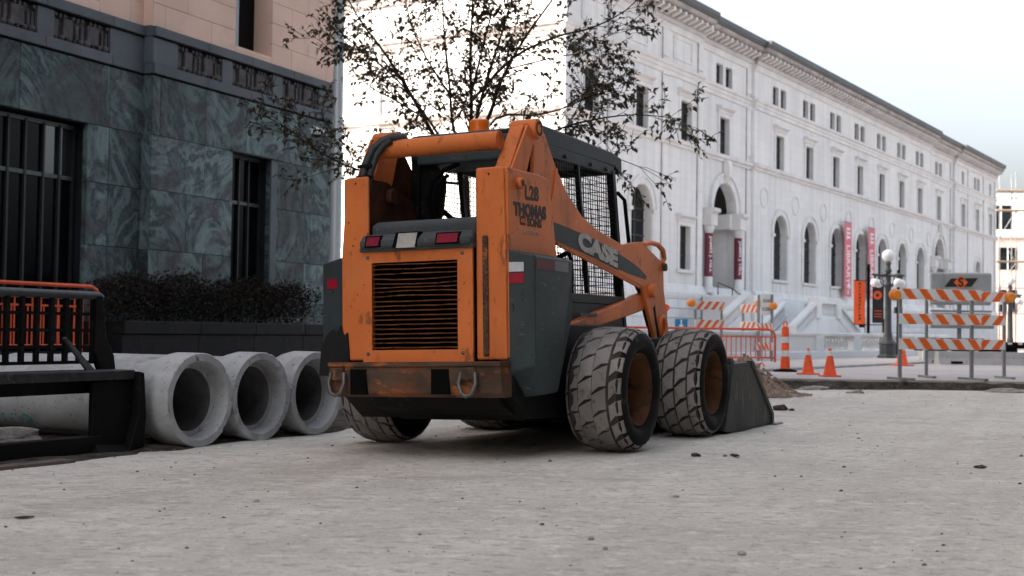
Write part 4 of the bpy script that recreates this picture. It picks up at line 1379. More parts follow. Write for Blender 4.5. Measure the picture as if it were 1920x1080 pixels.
part(cl, 'hose_clamps', BLACK_STEEL)

# --- cab with wire mesh
cx = .46
def bar(m, a, b, t=.022):
    a, b = Vector(a), Vector(b)
    d = (b - a).normalized()
    u = d.cross(Vector((1, 0, 0)))
    if u.length < .1:
        u = d.cross(Vector((0, 1, 0)))
    u.normalize()
    w = d.cross(u)
    q = [a + u * t + w * t, a - u * t + w * t, a - u * t - w * t, a + u * t - w * t]
    m.hexa(q + [p + (b - a) for p in q])
m = MB()
m.prism([(-.30, 1.87), (-.30, 2.035), (-.22, 2.055), (.95, 2.03), (1.13, 2.005), (1.13, 1.89), (1.08, 1.89), (1.0, 1.93), (-.1, 1.93), (-.24, 1.87)], 'x', -cx, cx)
cab = part(m, 'cab_roof', CAB_PAINT, bevel=.012)
m = MB()
m.prism([(-.33, 1.84), (-.33, 1.99), (-.24, 2.04), (.1, 2.04), (.1, 1.84)], 'x', -.40, .40)
m.build('rear_header', GREY_PAINT, cab, bevel=.015)
for s in (-1, 1):
    m = MB()
    # side frame: sill, posts, header with rounded openings
    m.prism([(-.25, 1.86), (.95, 1.87), (.98, 1.93), (-.25, 1.94)], 'x', s * (cx - .03), s * cx)
    bar(m, (s * (cx - .02), .955, 1.90), (s * (cx - .02), 1.17, .62), .026)
    bar(m, (s * (cx - .02), .34, 1.90), (s * (cx - .02), .50, 1.02), .016)
    bar(m, (s * (cx - .02), -.24, 1.90), (s * (cx - .02), -.24, .90), .03)
    bar(m, (s * (cx - .02), -.24, .98), (s * (cx - .02), 1.12, .98), .03)
    m.prism([(-.24, .75), (1.14, .70), (1.12, .99), (-.24, 1.0)], 'x', s * (cx - .03), s * cx)
    sf = m.build('side_frame', CAB_PAINT, cab, bevel=.004)
    w = MB()
    xw = s * (cx - .012)
    for k in range(28):
        z = 1.0 + .033 * k
        ymax = .955 + (1.90 - z) * .168
        w.cyl((xw, -.22, z), (xw, ymax, z), .0028, 4)
    for k in range(34):
        y = -.20 + .04 * k
        zt = 1.88 if y < .95 else 1.88 - (y - .95) / .168
        if zt > 1.05:
            w.cyl((xw, y, 1.0), (xw, y, zt), .0028, 4)
    w.build('wire_mesh', BLACK_STEEL, sf)
    bf = MB()
    for y in (.12, .55, .83):
        bf.cyl((s * cx, y, 1.895), (s * (cx + .012), y, 1.895), .014, 8)
    bf.build('bolts', GREY_PAINT, sf)
m = MB()
for x in (-.43, .43):
    bar(m, (x, -.25, 1.9), (x, -.28, 1.35), .03)
m.prism([(-.43, 1.35), (-.30, 1.35), (-.24, 1.55), (-.22, 1.75), (-.30, 1.86), (-.43, 1.86)], 'y', -.27, -.245)
m.prism([(.43, 1.35), (.30, 1.35), (.24, 1.55), (.22, 1.75), (.30, 1.86), (.43, 1.86)], 'y', -.27, -.245)
m.box(-.40, -.27, 1.30, .40, -.24, 1.42)
m.build('rear_frame', BLACK_STEEL, cab)
w = MB()
for k in range(12):
    w.cyl((-.30 + .055 * k, 1.12, 1.0), (-.30 + .055 * k, 1.02, 1.85), .003, 4)
for k in range(15):
    w.cyl((-.42, 1.13 - .0086 * k, .98 + .06 * k), (.42, 1.13 - .0086 * k, .98 + .06 * k), .003, 4)
w.build('front_wire_mesh', BLACK_STEEL, cab)
bar_m = MB()
for x in (-.42, .42):
    bar(bar_m, (x, 1.0, 1.9), (x, 1.16, .7), .02)
bar_m.build('front_posts', CAB_PAINT, cab)
# seat, grab levers, safety bar
m = MB()
m.prism([(.05, 1.0), (.42, 1.0), (.44, 1.08), (.14, 1.10), (.06, 1.30), (.0, 1.52), (-.08, 1.52), (-.04, 1.2)], 'x', -.22, .22)
m.build('seat', BLACK, cab, bevel=.04, seg=3)
for s in (-1, 1):
    m = MB()
    m.tube([(s * .28, .62, .95), (s * .28, .60, 1.25), (s * .26, .58, 1.38), (s * .24, .56, 1.42)], .014, 8)
    m.build('lever', BLACK, cab, smooth=40)
    m = MB()
    m.tube([(s * .36, -.2, 1.62), (s * .36, .10, 1.52), (s * .34, .45, 1.30), (s * .20, .55, 1.27)], .018, 8)
    m.build('safety_bar', BLACK, cab, smooth=40)
m = MB()
m.tube([(-.30 + .012, -.30, 1.42), (-.31, -.33, 1.60), (-.28, -.34, 1.72), (-.20, -.32, 1.80), (-.10, -.30, 1.84)], .016, 8)
m.tube([(-.26, -.30, 1.42), (-.275, -.33, 1.58), (-.25, -.34, 1.69), (-.17, -.32, 1.77)], .013, 8)
m.build('window_hoses', BLACK, cab, smooth=40)
m = MB()
m.tube([(.46, 1.03, 1.75), (.49, 1.09, 1.70), (.49, 1.19, 1.30), (.46, 1.20, 1.25)], .014, 8)
m.build('grab_handle', BLACK, cab, smooth=40)
m = MB()
m.prism([(.10, 2.04), (.10, 2.075), (.14, 2.085), (.75, 2.06), (.75, 2.03)], 'x', -.30, .30)
m.build('roof_panel', GREY_PAINT, cab, bevel=.008)
be = MB().lathe([(.0, 2.158), (.045, 2.156), (.066, 2.146), (.070, 2.13), (.066, 2.108), (.069, 2.085), (.069, 2.052)], 24, 'z', (-.075, -.06, 0)).build('beacon', AMBER, cab, smooth=35)
MB().lathe([(.078, 2.035), (.078, 2.058), (.0, 2.058)], 24, 'z', (-.075, -.06, 0)).build('beacon_base', BLACK_STEEL, be, smooth=35)

# --- bucket on the ground
m = MB()
back = [(1.74, .03), (1.93, .52), (1.96, .52), (1.785, .06), (2.98, .035), (3.12, .012), (2.9, .008)]
m.prism([(1.74, .03), (1.93, .52), (1.965, .51), (1.80, .08), (2.0, .045), (3.14, .016), (3.14, .006), (1.9, .006)], 'x', -1.0, 1.0)
bk = part(m, 'bucket', BUCKET_M)
bk.location = (0, 0, 0)
bk.rotation_euler = (0, 0, 0)
for s in (-1, 1):
    m = MB()
    m.prism([(1.74, .02), (1.93, .52), (2.40, .525), (2.44, .50), (3.02, .10), (3.06, .02)], 'x', s * .985, s * 1.004)
    sp = m.build('side_plate', BUCKET_M, bk, bevel=.003)
    m = MB()
    m.hexa([(s * .975, 2.38, .535), (s * 1.014, 2.38, .535), (s * 1.014, 2.43, .47), (s * .975, 2.43, .47), (s * .975, 2.42, .54), (s * 1.014, 2.42, .54), (s * 1.014, 2.50, .475), (s * .975, 2.50, .475)])
    m.prism([(2.38, .532), (2.44, .532), (3.06, .10), (3.06, .02), (3.0, .02), (3.0, .085)], 'x', s * .97, s * 1.016)
    m.build('side_cutter', BUCKET_M, bk, bevel=.003)
    m = MB()
    m.box(s * .93, 3.0, .004, s * 1.05, 3.22, .016)
    m.build('corner_tooth', STEEL, bk)
m = MB()
m.prism([(1.93, .525), (1.93, .56), (2.0, .56), (2.05, .52), (2.0, .50)], 'x', -.98, .98)
m.build('top_rail', BUCKET_M, bk, bevel=.005)
m = MB()
m.box(-.55, 1.68, .2, .55, 1.80, .5)
m.build('coupler', BLACK_STEEL, bk)
for s in (-1, 1):
    m = MB()
    m.cyl((s * .50, 1.55, .95), (s * .50, 1.76, .40), .04, 14)
    part(m, 'tilt_cylinder', BLACK_STEEL, smooth=40)
# ---------------------------------------------------------------- placing by bearing: the point at distance y whose bearing falls at picture column px
_fpx = 2507.0
def spot(px, py, dist):
    d = _f + _x * ((px - 960) / _fpx) + _u * ((540 - py) / _fpx)
    t = dist / d.y
    return Vector((0, 0, CAM_H)) + d * t

# ---------------------------------------------------------------- concrete pipes
def pipe_mesh():
    prof = [(.204, .11), (.240, .11), (.248, .015), (.254, .0), (.298, .0), (.304, .008), (.304, .20), (.288, .27), (.256, .34), (.250, .40), (.250, 2.45), (.204, 2.45), (.204, .11)]
    m = MB()
    n = 96
    m.lathe(prof, n, 'y')
    r = random.Random(4)
    for i, (x, y, z) in enumerate(m.v):                 # chipped lip
        ring = i // n
        a = math.atan2(z, x)
        k = 1 + .006 * mnoise.noise((x * 6, y * 3, z * 6))
        dy = 0
        if ring in (4, 5):
            c = mnoise.noise((math.cos(a) * 13, math.sin(a) * 13, 3.3)) + .4 * mnoise.noise((math.cos(a) * 4, math.sin(a) * 4, 8.))
            k -= .03 * max(0, c - .12)
            dy = .03 * max(0, c - .15)
        m.v[i] = (x * k, y + dy, z * k)
    me = m.mesh('concrete_pipe', CONCRETE, smooth=38)
    me.materials.append(mk('shaded_bore', (.13, .13, .13), .9, var=.35, vs=5, spec=.08, bump=.2, bs=40))  # darker concrete colour carries the shade inside the bore
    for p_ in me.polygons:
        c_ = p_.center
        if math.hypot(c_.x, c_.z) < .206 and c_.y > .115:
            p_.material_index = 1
    return me
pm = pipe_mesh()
for (x, y), tw, lab in (((-1.99, 8.62), -60, 'concrete pipe nearest the black steel frame, bell end facing the road'),
                        ((-1.70, 9.17), -60.5, 'concrete pipe lying between the other two by the kerb'),
                        ((-1.405, 9.74), -61.5, 'concrete pipe lying right behind the rear wheel of the loader')):
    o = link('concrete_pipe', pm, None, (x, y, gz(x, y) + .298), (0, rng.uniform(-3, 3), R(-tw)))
    tag(o, lab, 'pipe', 'concrete pipes laid along the kerb')
    MB().lathe([(.0, 2.2), (.197, 2.2), (.197, 2.46), (.0, 2.46)], 24, 'y').build('added_bore_plug', BLACK, o)  # plug added to keep light from leaking through the bore
mb = MB()
for x, y in ((-2.42, 8.95), (-2.15, 9.5)):
    g = gz(x, y)
    for _ in range(14):
        px_, py_, s = x + rng.gauss(0, .12), y + rng.gauss(0, .12), rng.uniform(.015, .05)
        mb.lathe([(0, -s * .6), (s * .8, -s * .3), (s, .0), (s * .6, s * .4), (0, s * .5)], 6, 'z', (px_, py_, g + .02))
tag(mb.build('rubble', SOIL), 'loose dark rubble between the concrete pipes', 'rubble', kind='stuff')

# ---------------------------------------------------------------- black steel attachment at the kerb (x along the street, y towards the building)
p0 = spot(250, 842, 8.35)
AT = empty('fork_frame', (p0.x, p0.y, gz(p0.x, p0.y)), R(90 - 26), 'black steel loader fork frame with barred guard standing at the kerb', 'attachment')
H1 = .95
def lbox(m, a, b):
    m.box(min(a[0], b[0]), min(a[1], b[1]), min(a[2], b[2]), max(a[0], b[0]), max(a[1], b[1]), max(a[2], b[2]))
m = MB(); m.tube([(-1.7, .20, .96), (-.12, .20, .955), (-.10, .20, .94)], .026, 10)
m.build('guard_top_bar', mk('grey_bar', (.05, .058, .058), .45, var=.3, vs=10), AT, smooth=40)
for k in range(14):
    x = -1.66 + .115 * k
    MB().box(x - .012, .185, .55, x + .012, .215, .94).build('guard_bar', BLACK_STEEL, AT)
for z in (.545, .64, .74, .84):
    MB().box(-1.7, .19, z - .010, -.12, .21, z + .010).build('guard_rail', BLACK_STEEL, AT)
MB().prism([(-.16, .955), (-.11, .955), (-.075, .70), (.0, .58), (.02, .46), (-.10, .46), (-.17, .60)], 'y', .17, .215).build('guard_end', BLACK_STEEL, AT, bevel=.006)
MB().box(-1.7, -.02, .44, -.02, .20, .50).build('top_plate', mk('scuffed_steel', (.035, .037, .037), .5, .2, var=.4, vs=12, spots=[(20, .6, .05, (.10, .085, .07))]), AT, bevel=.008)
MB().box(-1.7, .10, .36, -.05, .19, .435).build('carriage_rail', BLACK_STEEL, AT)
m = MB(); m.prism([(-.36, .0), (.0, .0), (.03, .20), (.015, .42), (-.01, .50), (-.06, .44), (-.36, .435)], 'y', .0, .035)
m.build('end_plate', BLACK_STEEL, AT, bevel=.006)
m = MB(); m.prism([(-.10, .0), (.03, .02), (.045, .22), (.02, .48), (-.02, .49), (-.03, .2)], 'y', -.06, .0)
m.build('end_rib', BLACK_STEEL, AT, bevel=.006)
MB().box(-1.7, -.03, .0, -.3, .06, .11).build('bottom_rail', BLACK_STEEL, AT, bevel=.006)
MB().hexa([(-.40, -.10, .0), (-.02, -.06, .0), (-.02, .05, .0), (-.40, .05, .0), (-.36, -.03, .06), (-.04, -.02, .035), (-.04, .04, .035), (-.36, .04, .06)]).build('foot_plate', BLACK_STEEL, AT, bevel=.004)
MB().hexa([(-.37, .03, .49), (-.30, .03, .49), (-.30, .05, .49), (-.37, .05, .49), (-.52, .08, .69), (-.505, .08, .70), (-.505, .10, .70), (-.52, .10, .69)]).build('wedge_plate', mk('scraped_plate', (.06, .065, .065), .5, .2, var=.3, vs=20), AT)
# broken concrete lying on the bottom rail
def clump(r, n=2, seed=0, flat=.6):
    bm = bmesh.new()
    bmesh.ops.create_icosphere(bm, subdivisions=n, radius=r)
    for v in bm.verts:
        d = v.co.normalized()
        k = 1 + .35 * mnoise.noise(d * 1.7 + Vector((seed * 3.7, seed, 0))) + .18 * mnoise.noise(d * 4.3 + Vector((seed, 0, 9)))
        v.co = Vector((v.co.x * k, v.co.y * k, v.co.z * k * flat))
    me = bpy.data.meshes.new('clump')
    bm.to_mesh(me)
    bm.free()
    return me
for i, (x, y, sx, z, hh) in enumerate(((-1.25, .22, .42, .13, .1), (-.82, .24, .26, .12, .06))):
    me = clump(1, 3, i + 3, .5)
    me.materials.append(RUBBLE)
    o = link('concrete_lump', me, None, AT.matrix_basis @ Vector((x, y, 0)), (0, 0, R(64)))
    o.location.z = gz(o.location.x, o.location.y) + z
    o.scale = (sx, .14, hh * 2)
    tag(o, ('crumbled concrete heap lying inside the black fork frame at left', 'smaller flat concrete lump beside the end plate of the fork frame')[i], 'rubble')
p = AT.matrix_basis @ Vector((-1.3, -.22, 0))
m = MB().box(-.35, -.06, .0, .5, .05, .018)
tag(m.build('timber_offcut', mk('weathered_board', (.13, .10, .085), .85, var=.3, vs=12), None, loc=(p.x, p.y, gz(p.x, p.y)), rot=(0, 0, R(62))), 'thin weathered board lying flat before the fork frame', 'board')
# blue chalk mark sprayed on the nearest pipe
m = MB()
rr = random.Random(8)
for k in range(26):
    a = math.pi - rr.uniform(.1, .5)
    y = rr.uniform(1.32, 1.66)
    l = rr.uniform(.02, .07)
    ca, sa = math.cos(a + 1.75), math.sin(a + 1.75)
    m.quad((.2535 * math.cos(a), y, .2535 * math.sin(a)), (.2535 * math.cos(a), y + l * .5, .2535 * math.sin(a)), (.2535 * math.cos(a + .06), y + l * .5 + .01, .2535 * math.sin(a + .06)), (.2535 * math.cos(a + .06), y + .01, .2535 * math.sin(a + .06)))
first_pipe = [o for o in COL.objects if o.name == 'concrete_pipe'][0]
m.build('spray_mark', mk('cyan_spray', (.05, .34, .40), .8, var=.2), first_pipe)['kind'] = 'stuff'

# ---------------------------------------------------------------- orange crowd barriers
def barrier_mesh(L, n=14, h=1.05):
    m = MB()
    r = .12
    top = [(0, 0, .0 + .12), (0, 0, h - r), (r * .3, 0, h - r * .3), (r, 0, h), (L - r, 0, h), (L - r * .3, 0, h - r * .3), (L, 0, h - r), (L, 0, .12)]
    m.tube(top, .021, 8)
    m.cyl((0, 0, .20), (L, 0, .20), .016, 8)
    return m
def barrier(loc, rz, L, label, group, mat, n=14, h=1.0):
    o = empty('crowd_barrier', loc, rz, label, 'barrier', group)
    barrier_mesh(L, n, h).build('frame', mat, o, smooth=50)
    m = MB().cyl((0, 0, h - .14), (L, 0, h - .14), .012, 6)
    m.build('upper_rail', mat, o, smooth=50)
    bm_ = MB().cyl((0, 0, .20), (0, 0, h - .14), .0095, 6).mesh('bar', mat, 50)
    for k in range(n):
        link('bar', bm_, o, (L * (k + 1) / (n + 1), 0, 0))
    for x in (.25, L - .25):
        MB().tube([(x, -.3, .0), (x, -.05, .10), (x, .05, .10), (x, .3, .0)], .016, 8).build('foot', mat, o, smooth=50)
    return o
q = spot(185, 545, 15.3)
dirv = BD
a0 = Vector((q.x, q.y, .3)) - BD * 2.3
barrier(a0, R(90 - 24.3), 2.3, 'orange crowd barrier in front, nearer the fork frame', 'barriers at the entrance', FENCE_O, 17, .88)
a1 = a0 - BN * .55 + BD * .42
barrier(a1, R(90 - 22.5), 2.3, 'orange crowd barrier behind the first, closer to the entrance', 'barriers at the entrance', FENCE_O, 17, .80)

zp = .12
q = spot(1453, 690, 24.5)
bdir = R(180 + 6)
barrier(Vector((q.x, q.y, zp)), bdir, 2.1, 'pale orange crowd barrier beside the striped drum tube', 'barriers in the side street', FENCE_O, 22, .72)
q2 = q + Vector((-2.15, -.25, 0))
barrier(Vector((q2.x, q2.y, zp)), bdir, 2.1, 'pale orange crowd barrier half hidden by the front tyre', 'barriers in the side street', FENCE_O, 22, .72)

# ---------------------------------------------------------------- tree behind the loader
TREE_Y = 15.5
TR_O = spot(872, 500, TREE_Y)
TREE = empty('street_tree', (TR_O.x, TR_O.y, gz(TR_O.x, TR_O.y)), 0, 'young street tree with thin dark leaves behind the loader', 'tree')
base = Vector((TR_O.x, TR_O.y, 0))
def tp(px, py, dy=0.):
    return spot(px, py, TREE_Y + dy) - Vector((TR_O.x, TR_O.y, gz(TR_O.x, TR_O.y)))
limbs = [
    ([(872, 340, 0), (880, 280, 0), (884, 200, .05), (882, 110, .1), (886, 10, .2), (892, -130, .3)], .040),
    ([(878, 290, 0), (895, 215, -.1), (915, 140, -.2), (945, 50, -.3), (975, -60, -.4)], .032),
    ([(880, 285, 0), (918, 215, .15), (940, 150, .25), (985, 70, .4), (1050, -20, .6), (1100, -90, .7)], .036),
    ([(868, 330, 0), (820, 265, -.1), (775, 185, -.2), (725, 105, -.35), (670, 30, -.5), (630, -50, -.6)], .036),
    ([(868, 325, 0), (830, 265, .2), (790, 205, .35), (735, 140, .5), (660, 80, .65), (610, 30, .8)], .026),
    ([(872, 310, 0), (850, 240, -.15), (842, 150, -.3), (832, 50, -.4), (828, -80, -.5)], .028),
    ([(876, 300, 0), (930, 222, -.2), (1000, 216, -.45), (1050, 205, -.6), (1110, 180, -.75), (1160, 165, -.9)], .022),
    ([(880, 320, 0), (960, 285, -.25), (1040, 245, -.5), (1110, 225, -.7), (1190, 215, -.9), (1270, 222, -1.1)], .024),
    ([(866, 345, 0), (770, 335, -.15), (670, 318, -.3), (600, 285, -.45), (545, 245, -.6), (490, 212, -.75)], .024),
    ([(884, 190, 0), (960, 110, -.1), (1040, 70, -.2), (1110, 52, -.35), (1175, 18, -.5), (1210, -20, -.6)], .024),
    ([(1000, 265, -.4), (1080, 275, -.6), (1150, 295, -.8), (1210, 318, -.95), (1255, 345, -1.05)], .012),
    ([(885, 170, .1), (905, 90, .3), (925, 10, .5), (940, -80, .7)], .020),
    ([(800, 225, -.2), (745, 190, -.1), (690, 160, .1), (640, 110, .2), (585, 65, .3)], .016),
    ([(845, 180, -.2), (800, 110, -.1), (770, 40, .0), (750, -40, .1)], .018),
    ([(950, 130, .3), (1030, 110, .5), (1100, 95, .7), (1150, 60, .8)], .014),
    ([(700, 325, -.2), (660, 290, -.1), (620, 260, 0), (590, 215, .1)], .010),
    ([(1060, 240, -.5), (1090, 190, -.4), (1110, 140, -.3), (1115, 120, -.3)], .010),
]
tr_rng = random.Random(21)
wood = MB()
twigs = []
def smooth_path(pts, n=4):
    out = []
    for i in range(len(pts) - 1):
        p0_, p1_, p2_, p3_ = pts[max(i - 1, 0)], pts[i], pts[i + 1], pts[min(i + 2, len(pts) - 1)]
        for k in range(n):
            t = k / n
            out.append(.5 * ((2 * p1_) + (p2_ - p0_) * t + (2 * p0_ - 5 * p1_ + 4 * p2_ - p3_) * t * t + (3 * p1_ - p0_ - 3 * p2_ + p3_) * t ** 3))
    out.append(pts[-1])
    return out
def grow(path, r0, level, dens=1.):
    n = len(path)
    rs_ = [max(.0025, r0 * (1 - .82 * i / (n - 1))) for i in range(n)]
    wood.tube(path, rs_, 7 if r0 > .015 else 5, cap=False)
    L = sum((path[i + 1] - path[i]).length for i in range(n - 1))
    if level >= 2:
        twigs.append(path)
        return
    cnt = int(dens * L / (.125 if level == 0 else .10))
    for k in range(cnt):
        t = tr_rng.uniform(.18 if level == 0 else .1, 1.0)
        i = min(n - 2, int(t * (n - 1)))
        p = path[i].lerp(path[i + 1], tr_rng.random())
        d = (path[i + 1] - path[i]).normalized()
        side = d.cross(Vector((tr_rng.gauss(0, 1), tr_rng.gauss(0, 1), tr_rng.gauss(0, 1)))).normalized()
        nd = (d * tr_rng.uniform(.5, 1.1) + side * tr_rng.uniform(.5, 1.0) + Vector((0, 0, .12))).normalized()
        ln = (.75 if level == 0 else .30) * tr_rng.uniform(.5, 1.15) * (1.15 - .5 * t)
        q_ = [p]
        steps = 5 if level == 0 else 3
        for _ in range(steps):
            nd = (nd + Vector((tr_rng.gauss(0, .13), tr_rng.gauss(0, .13), tr_rng.gauss(0, .10) - .03))).normalized()
            q_.append(q_[-1] + nd * ln / steps)
        grow(q_, max(.003, rs_[i] * .42), level + 1, dens)
    if level == 1:
        twigs.append(path[len(path) // 2:])
wood.tube([Vector((0, 0, -.05)), Vector((0, 0, .4)), Vector((.01, 0, 1.1)), tp(874, 420), tp(872, 340)], [.085, .07, .06, .055, .048], 12)
for pts, r0 in limbs:
    grow(smooth_path([tp(*q_) for q_ in pts], 3), r0 * .8, 0, .6 if pts[-1][1] > 300 else 1.05)
wood.build('trunk', BARK, TREE, smooth=60)
leafs = MB()
def add_leaf(p, d, s):
    d = d.normalized()
    sd = d.cross(Vector((tr_rng.gauss(0, .5), tr_rng.gauss(0, .5), 1))).normalized()
    up = sd.cross(d)
    w = s * tr_rng.uniform(.24, .34)
    fold = s * tr_rng.uniform(.04, .16)
    a = p
    c = p + d * s - up * s * tr_rng.uniform(.05, .45)
    leafs.add([a, p + d * s * .38 + sd * w + up * fold, c, p + d * s * .38 - sd * w + up * fold, p + d * s * .5 - up * s * .04], [(0, 1, 4), (1, 2, 4), (2, 3, 4), (3, 0, 4)])
for tw_ in twigs:
    n = len(tw_)
    L = sum((tw_[i + 1] - tw_[i]).length for i in range(n - 1))
    for k in range(max(2, int(L / .034))):
        if tr_rng.random() < .1:
            continue
        t = tr_rng.uniform(.15, 1)
        i = min(n - 2, int(t * (n - 1)))
        p = tw_[i].lerp(tw_[i + 1], tr_rng.random())
        d = (tw_[i + 1] - tw_[i]).normalized()
        dd = d * .6 + Vector((tr_rng.gauss(0, .55), tr_rng.gauss(0, .55), tr_rng.gauss(-.28, .35)))
        add_leaf(p, dd, tr_rng.uniform(.045, .082))
leafs.build('crown', LEAF, TREE, normals=False)

# ---------------------------------------------------------------- cones and striped tube
def cone(px, base_y, label, s=1.0):
    dist = (CAM_H - zp) * _fpx / (base_y - (621 + .014 * (px - 960)))
    q = spot(px, base_y, dist)
    o = empty('traffic_cone', (q.x, q.y, zp), rng.uniform(0, 1), label, 'cone', 'traffic cones in the side street')
    h = .52 * s
    MB().box(-.17 * s, -.17 * s, 0, .17 * s, .17 * s, .025).build('base', SAFETY_O, o, bevel=.008)
    MB().lathe([(.13 * s, .02), (.115 * s, .06), (.028 * s, h), (.0, h + .005)], 20).build('body', SAFETY_O, o, smooth=40)
    for z0_, z1_ in ((.50, .64), (.74, .92)):
        f0, f1 = .117 - .09 * z0_, .117 - .09 * z1_
        MB().lathe([((f0 + .004) * s, h * z0_), ((f1 + .004) * s, h * z1_)], 20).build('collar', STRIPE_W, o, smooth=40)
    return o
cone(1515, 702, 'orange traffic cone left of the pair, beside the striped tube', .80)
cone(1556, 706, 'orange traffic cone right of the pair, nearer the large barricade', .82)
cone(1691, 686, 'orange traffic cone half hidden behind the large barricade post', 1.05)
q = spot(1472, 697, (CAM_H - zp) * _fpx / (697 - 628.2))
TB = empty('channelizer_tube', (q.x, q.y, zp), 0, 'tall orange tube marker with white bands and loop handle', 'marker')
MB().lathe([(.20, 0), (.2, .03), (.10, .05)], 8, cap=True).build('base', BLACK, TB)
MB().lathe([(.085, .04), (.08, .2), (.068, .25), (.064, .72), (.05, .76), (.0, .765)], 16).build('body', SAFETY_O, TB, smooth=40)
for z0_, z1_ in ((.26, .36), (.49, .59)):
    MB().lathe([(.070, z0_), (.069, z1_)], 16).build('band', STRIPE_W, TB, smooth=40)
MB().tube([(.0 + .03 * math.cos(t), 0, .80 + .05 * math.sin(t)) for t in [2 * math.pi * i / 14 for i in range(14)]], .010, 6, closed=True).build('handle', SAFETY_O, TB, smooth=40)

# ---------------------------------------------------------------- striped barricades
def barricade(pL, pR, label, zs_, hb, post_h, lean, stripes, mirror=(), beacons=(), posts=(0.02, .98), group='striped barricades'):
    pL, pR = Vector(pL), Vector(pR)
    d = pR - pL
    L = Vector((d.x, d.y, 0)).length
    o = empty('barricade', (pL.x, pL.y, pL.z), math.atan2(d.y, d.x), label, 'barricade', group)
    for z in zs_:
        b = MB().box(0, -.012, z, L, .012, z + hb).build('rail', STRIPE_W, o, bevel=.003)
        n = stripes
        for k in range(n):
            x = L * (k + .12) / n
            w = L / n * .48
            sl = (-1 if k in mirror else 1) * lean * hb
            xa0, xa1 = x, x + w
            lo = [max(.0, min(L, q_)) for q_ in (xa0 + max(0, sl), xa1 + max(0, sl))]
            hi_ = [max(.0, min(L, q_)) for q_ in (xa0 + max(0, -sl), xa1 + max(0, -sl))]
            MB().prism([(lo[0], z + .003), (lo[1], z + .003), (hi_[1], z + hb - .003), (hi_[0], z + hb - .003)], 'y', -.0145, -.0125).build('stripe', STRIPE_O, b)
    for t in posts:
        x = L * t
        MB().box(x - .022, .013, .0, x + .022, .055, post_h).build('post', GALV, o)
        MB().box(x - .03, -.35, .0, x + .03, .35, .035).build('foot', GALV, o)
    for t, z in beacons:
        x = L * t
        bc = MB().lathe([(.0, -.06), (.06, -.055), (.075, -.02), (.078, 0)], 16, 'y', (x, -.03, z)).build('warning_lamp', AMBER_P, o, smooth=40)
        MB().lathe([(.085, .0), (.085, .05)], 16, 'y', (x, -.03, z), cap=True).build('lamp_case', AMBER_P, bc, smooth=40)
    return o
def ground_spot(px, py, z=zp):
    dist = (CAM_H - z) * _fpx / (py - (621 + .014 * (px - 960)))
    return spot(px, py, dist)
g1 = ground_spot(1686, 712)
g2 = ground_spot(1840, 713)
s_ = g1.y / _fpx
barricade((g1.x, g1.y, zp), (g2.x, g2.y + .02, zp), 'large striped barricade in front, at the edge of the dug road', (.44, .80, 1.16), .155, 1.30, .75, 5, (), ((-.06, 1.22),), (.02, .90))
g3 = ground_spot(1738, 708)
g4 = ground_spot(1884, 710)
barricade((g3.x, g3.y, zp), (g4.x, g4.y, zp), 'striped barricade just behind the large one, right end showing', (.44, .81, 1.17), .155, 1.28, -.75, 5, (), ((1.06, 1.24),), (.0, 1.))
g5 = spot(1302, 600, 27.)
g6 = spot(1358, 600, 27.3)
barricade((g5.x, g5.y, zp), (g6.x, g6.y, zp), 'striped barricade left of the stair, right behind the front tyre', (.54, .95, 1.3)[0:0] + (.36, .74, 1.11), .17, 1.2, -.8, 4, (), ((-.12, 1.24),), (.05, .93))
g7 = spot(1388, 600, 31.)
g8 = spot(1424, 600, 30.6)
barricade((g7.x, g7.y, zp), (g8.x, g8.y, zp), 'small striped barricade beside the road closed sign', (.28, .72, 1.12), .19, 1.2, -.5, 4, (), ((.98, 1.33),), (.1, .9))
g9 = spot(1418, 600, 29.5)
g10 = spot(1449, 600, 29.2)
barricade((g9.x, g9.y, zp), (g10.x, g10.y, zp), 'low striped barricade standing under the road closed sign', (.28, .70), .17, 1.5, .5, 4, (), ((1.05, 1.25),), (.1, .9))
# road closed sign
q = spot(1438, 600, 29.3)
RC = empty('road_sign', (q.x, q.y, zp), R(-4), 'small white rectangular road closed sign on thin posts', 'sign')
MB().box(-.135, -.01, 1.05, .135, .01, 1.52).build('panel', SIGN_W, RC, bevel=.004)
lettering('ROAD', .10, DECAL_D, RC, (0, -.012, 1.33), (1, 0, 0), (0, 0, 1), align='CENTER', width=.17, bold=.002)
lettering('CLOSED', .10, DECAL_D, RC, (0, -.012, 1.15), (1, 0, 0), (0, 0, 1), align='CENTER', width=.23, bold=.002)
for x in (-.10, .10):
    MB().box(x - .012, .011, 0, x + .012, .03, 1.5).build('post', GALV, RC)
q = spot(1277, 620, 27.5)
BS = empty('parking_sign', (q.x, q.y, zp), R(3), 'small blue sign low on the wall behind the loader', 'sign')
MB().box(-.13, -.01, .72, .13, .01, .92).build('panel', BLUE, BS)
m = MB().lathe([(.0, -.0), (.022, -.0)], 8, 'y', (.0, -.013, .885))
m.box(-.012, -.014, .80, .012, -.012, .865)
m.box(-.04, -.014, .76, .04, -.012, .80)
m.build('emblem', SIGN_W, BS)
MB().cyl((0, .02, 0), (0, .02, .92), .015, 8).build('post', GALV, BS)
# orange reflector post by the arm
q = spot(1249, 600, 26.)
OP = empty('marker_lamp', (q.x, q.y, zp), 0, 'orange warning lamp on a grey post beside the loader arm', 'lamp')
MB().cyl((0, 0, 0), (0, 0, 1.05), .02, 8).build('post', GALV, OP)
MB().lathe([(.0, -.05), (.06, -.045), (.07, 0), (.07, .04), (.0, .045)], 14, 'y', (0, 0, 1.12)).build('lens', SAFETY_O, OP, smooth=40)

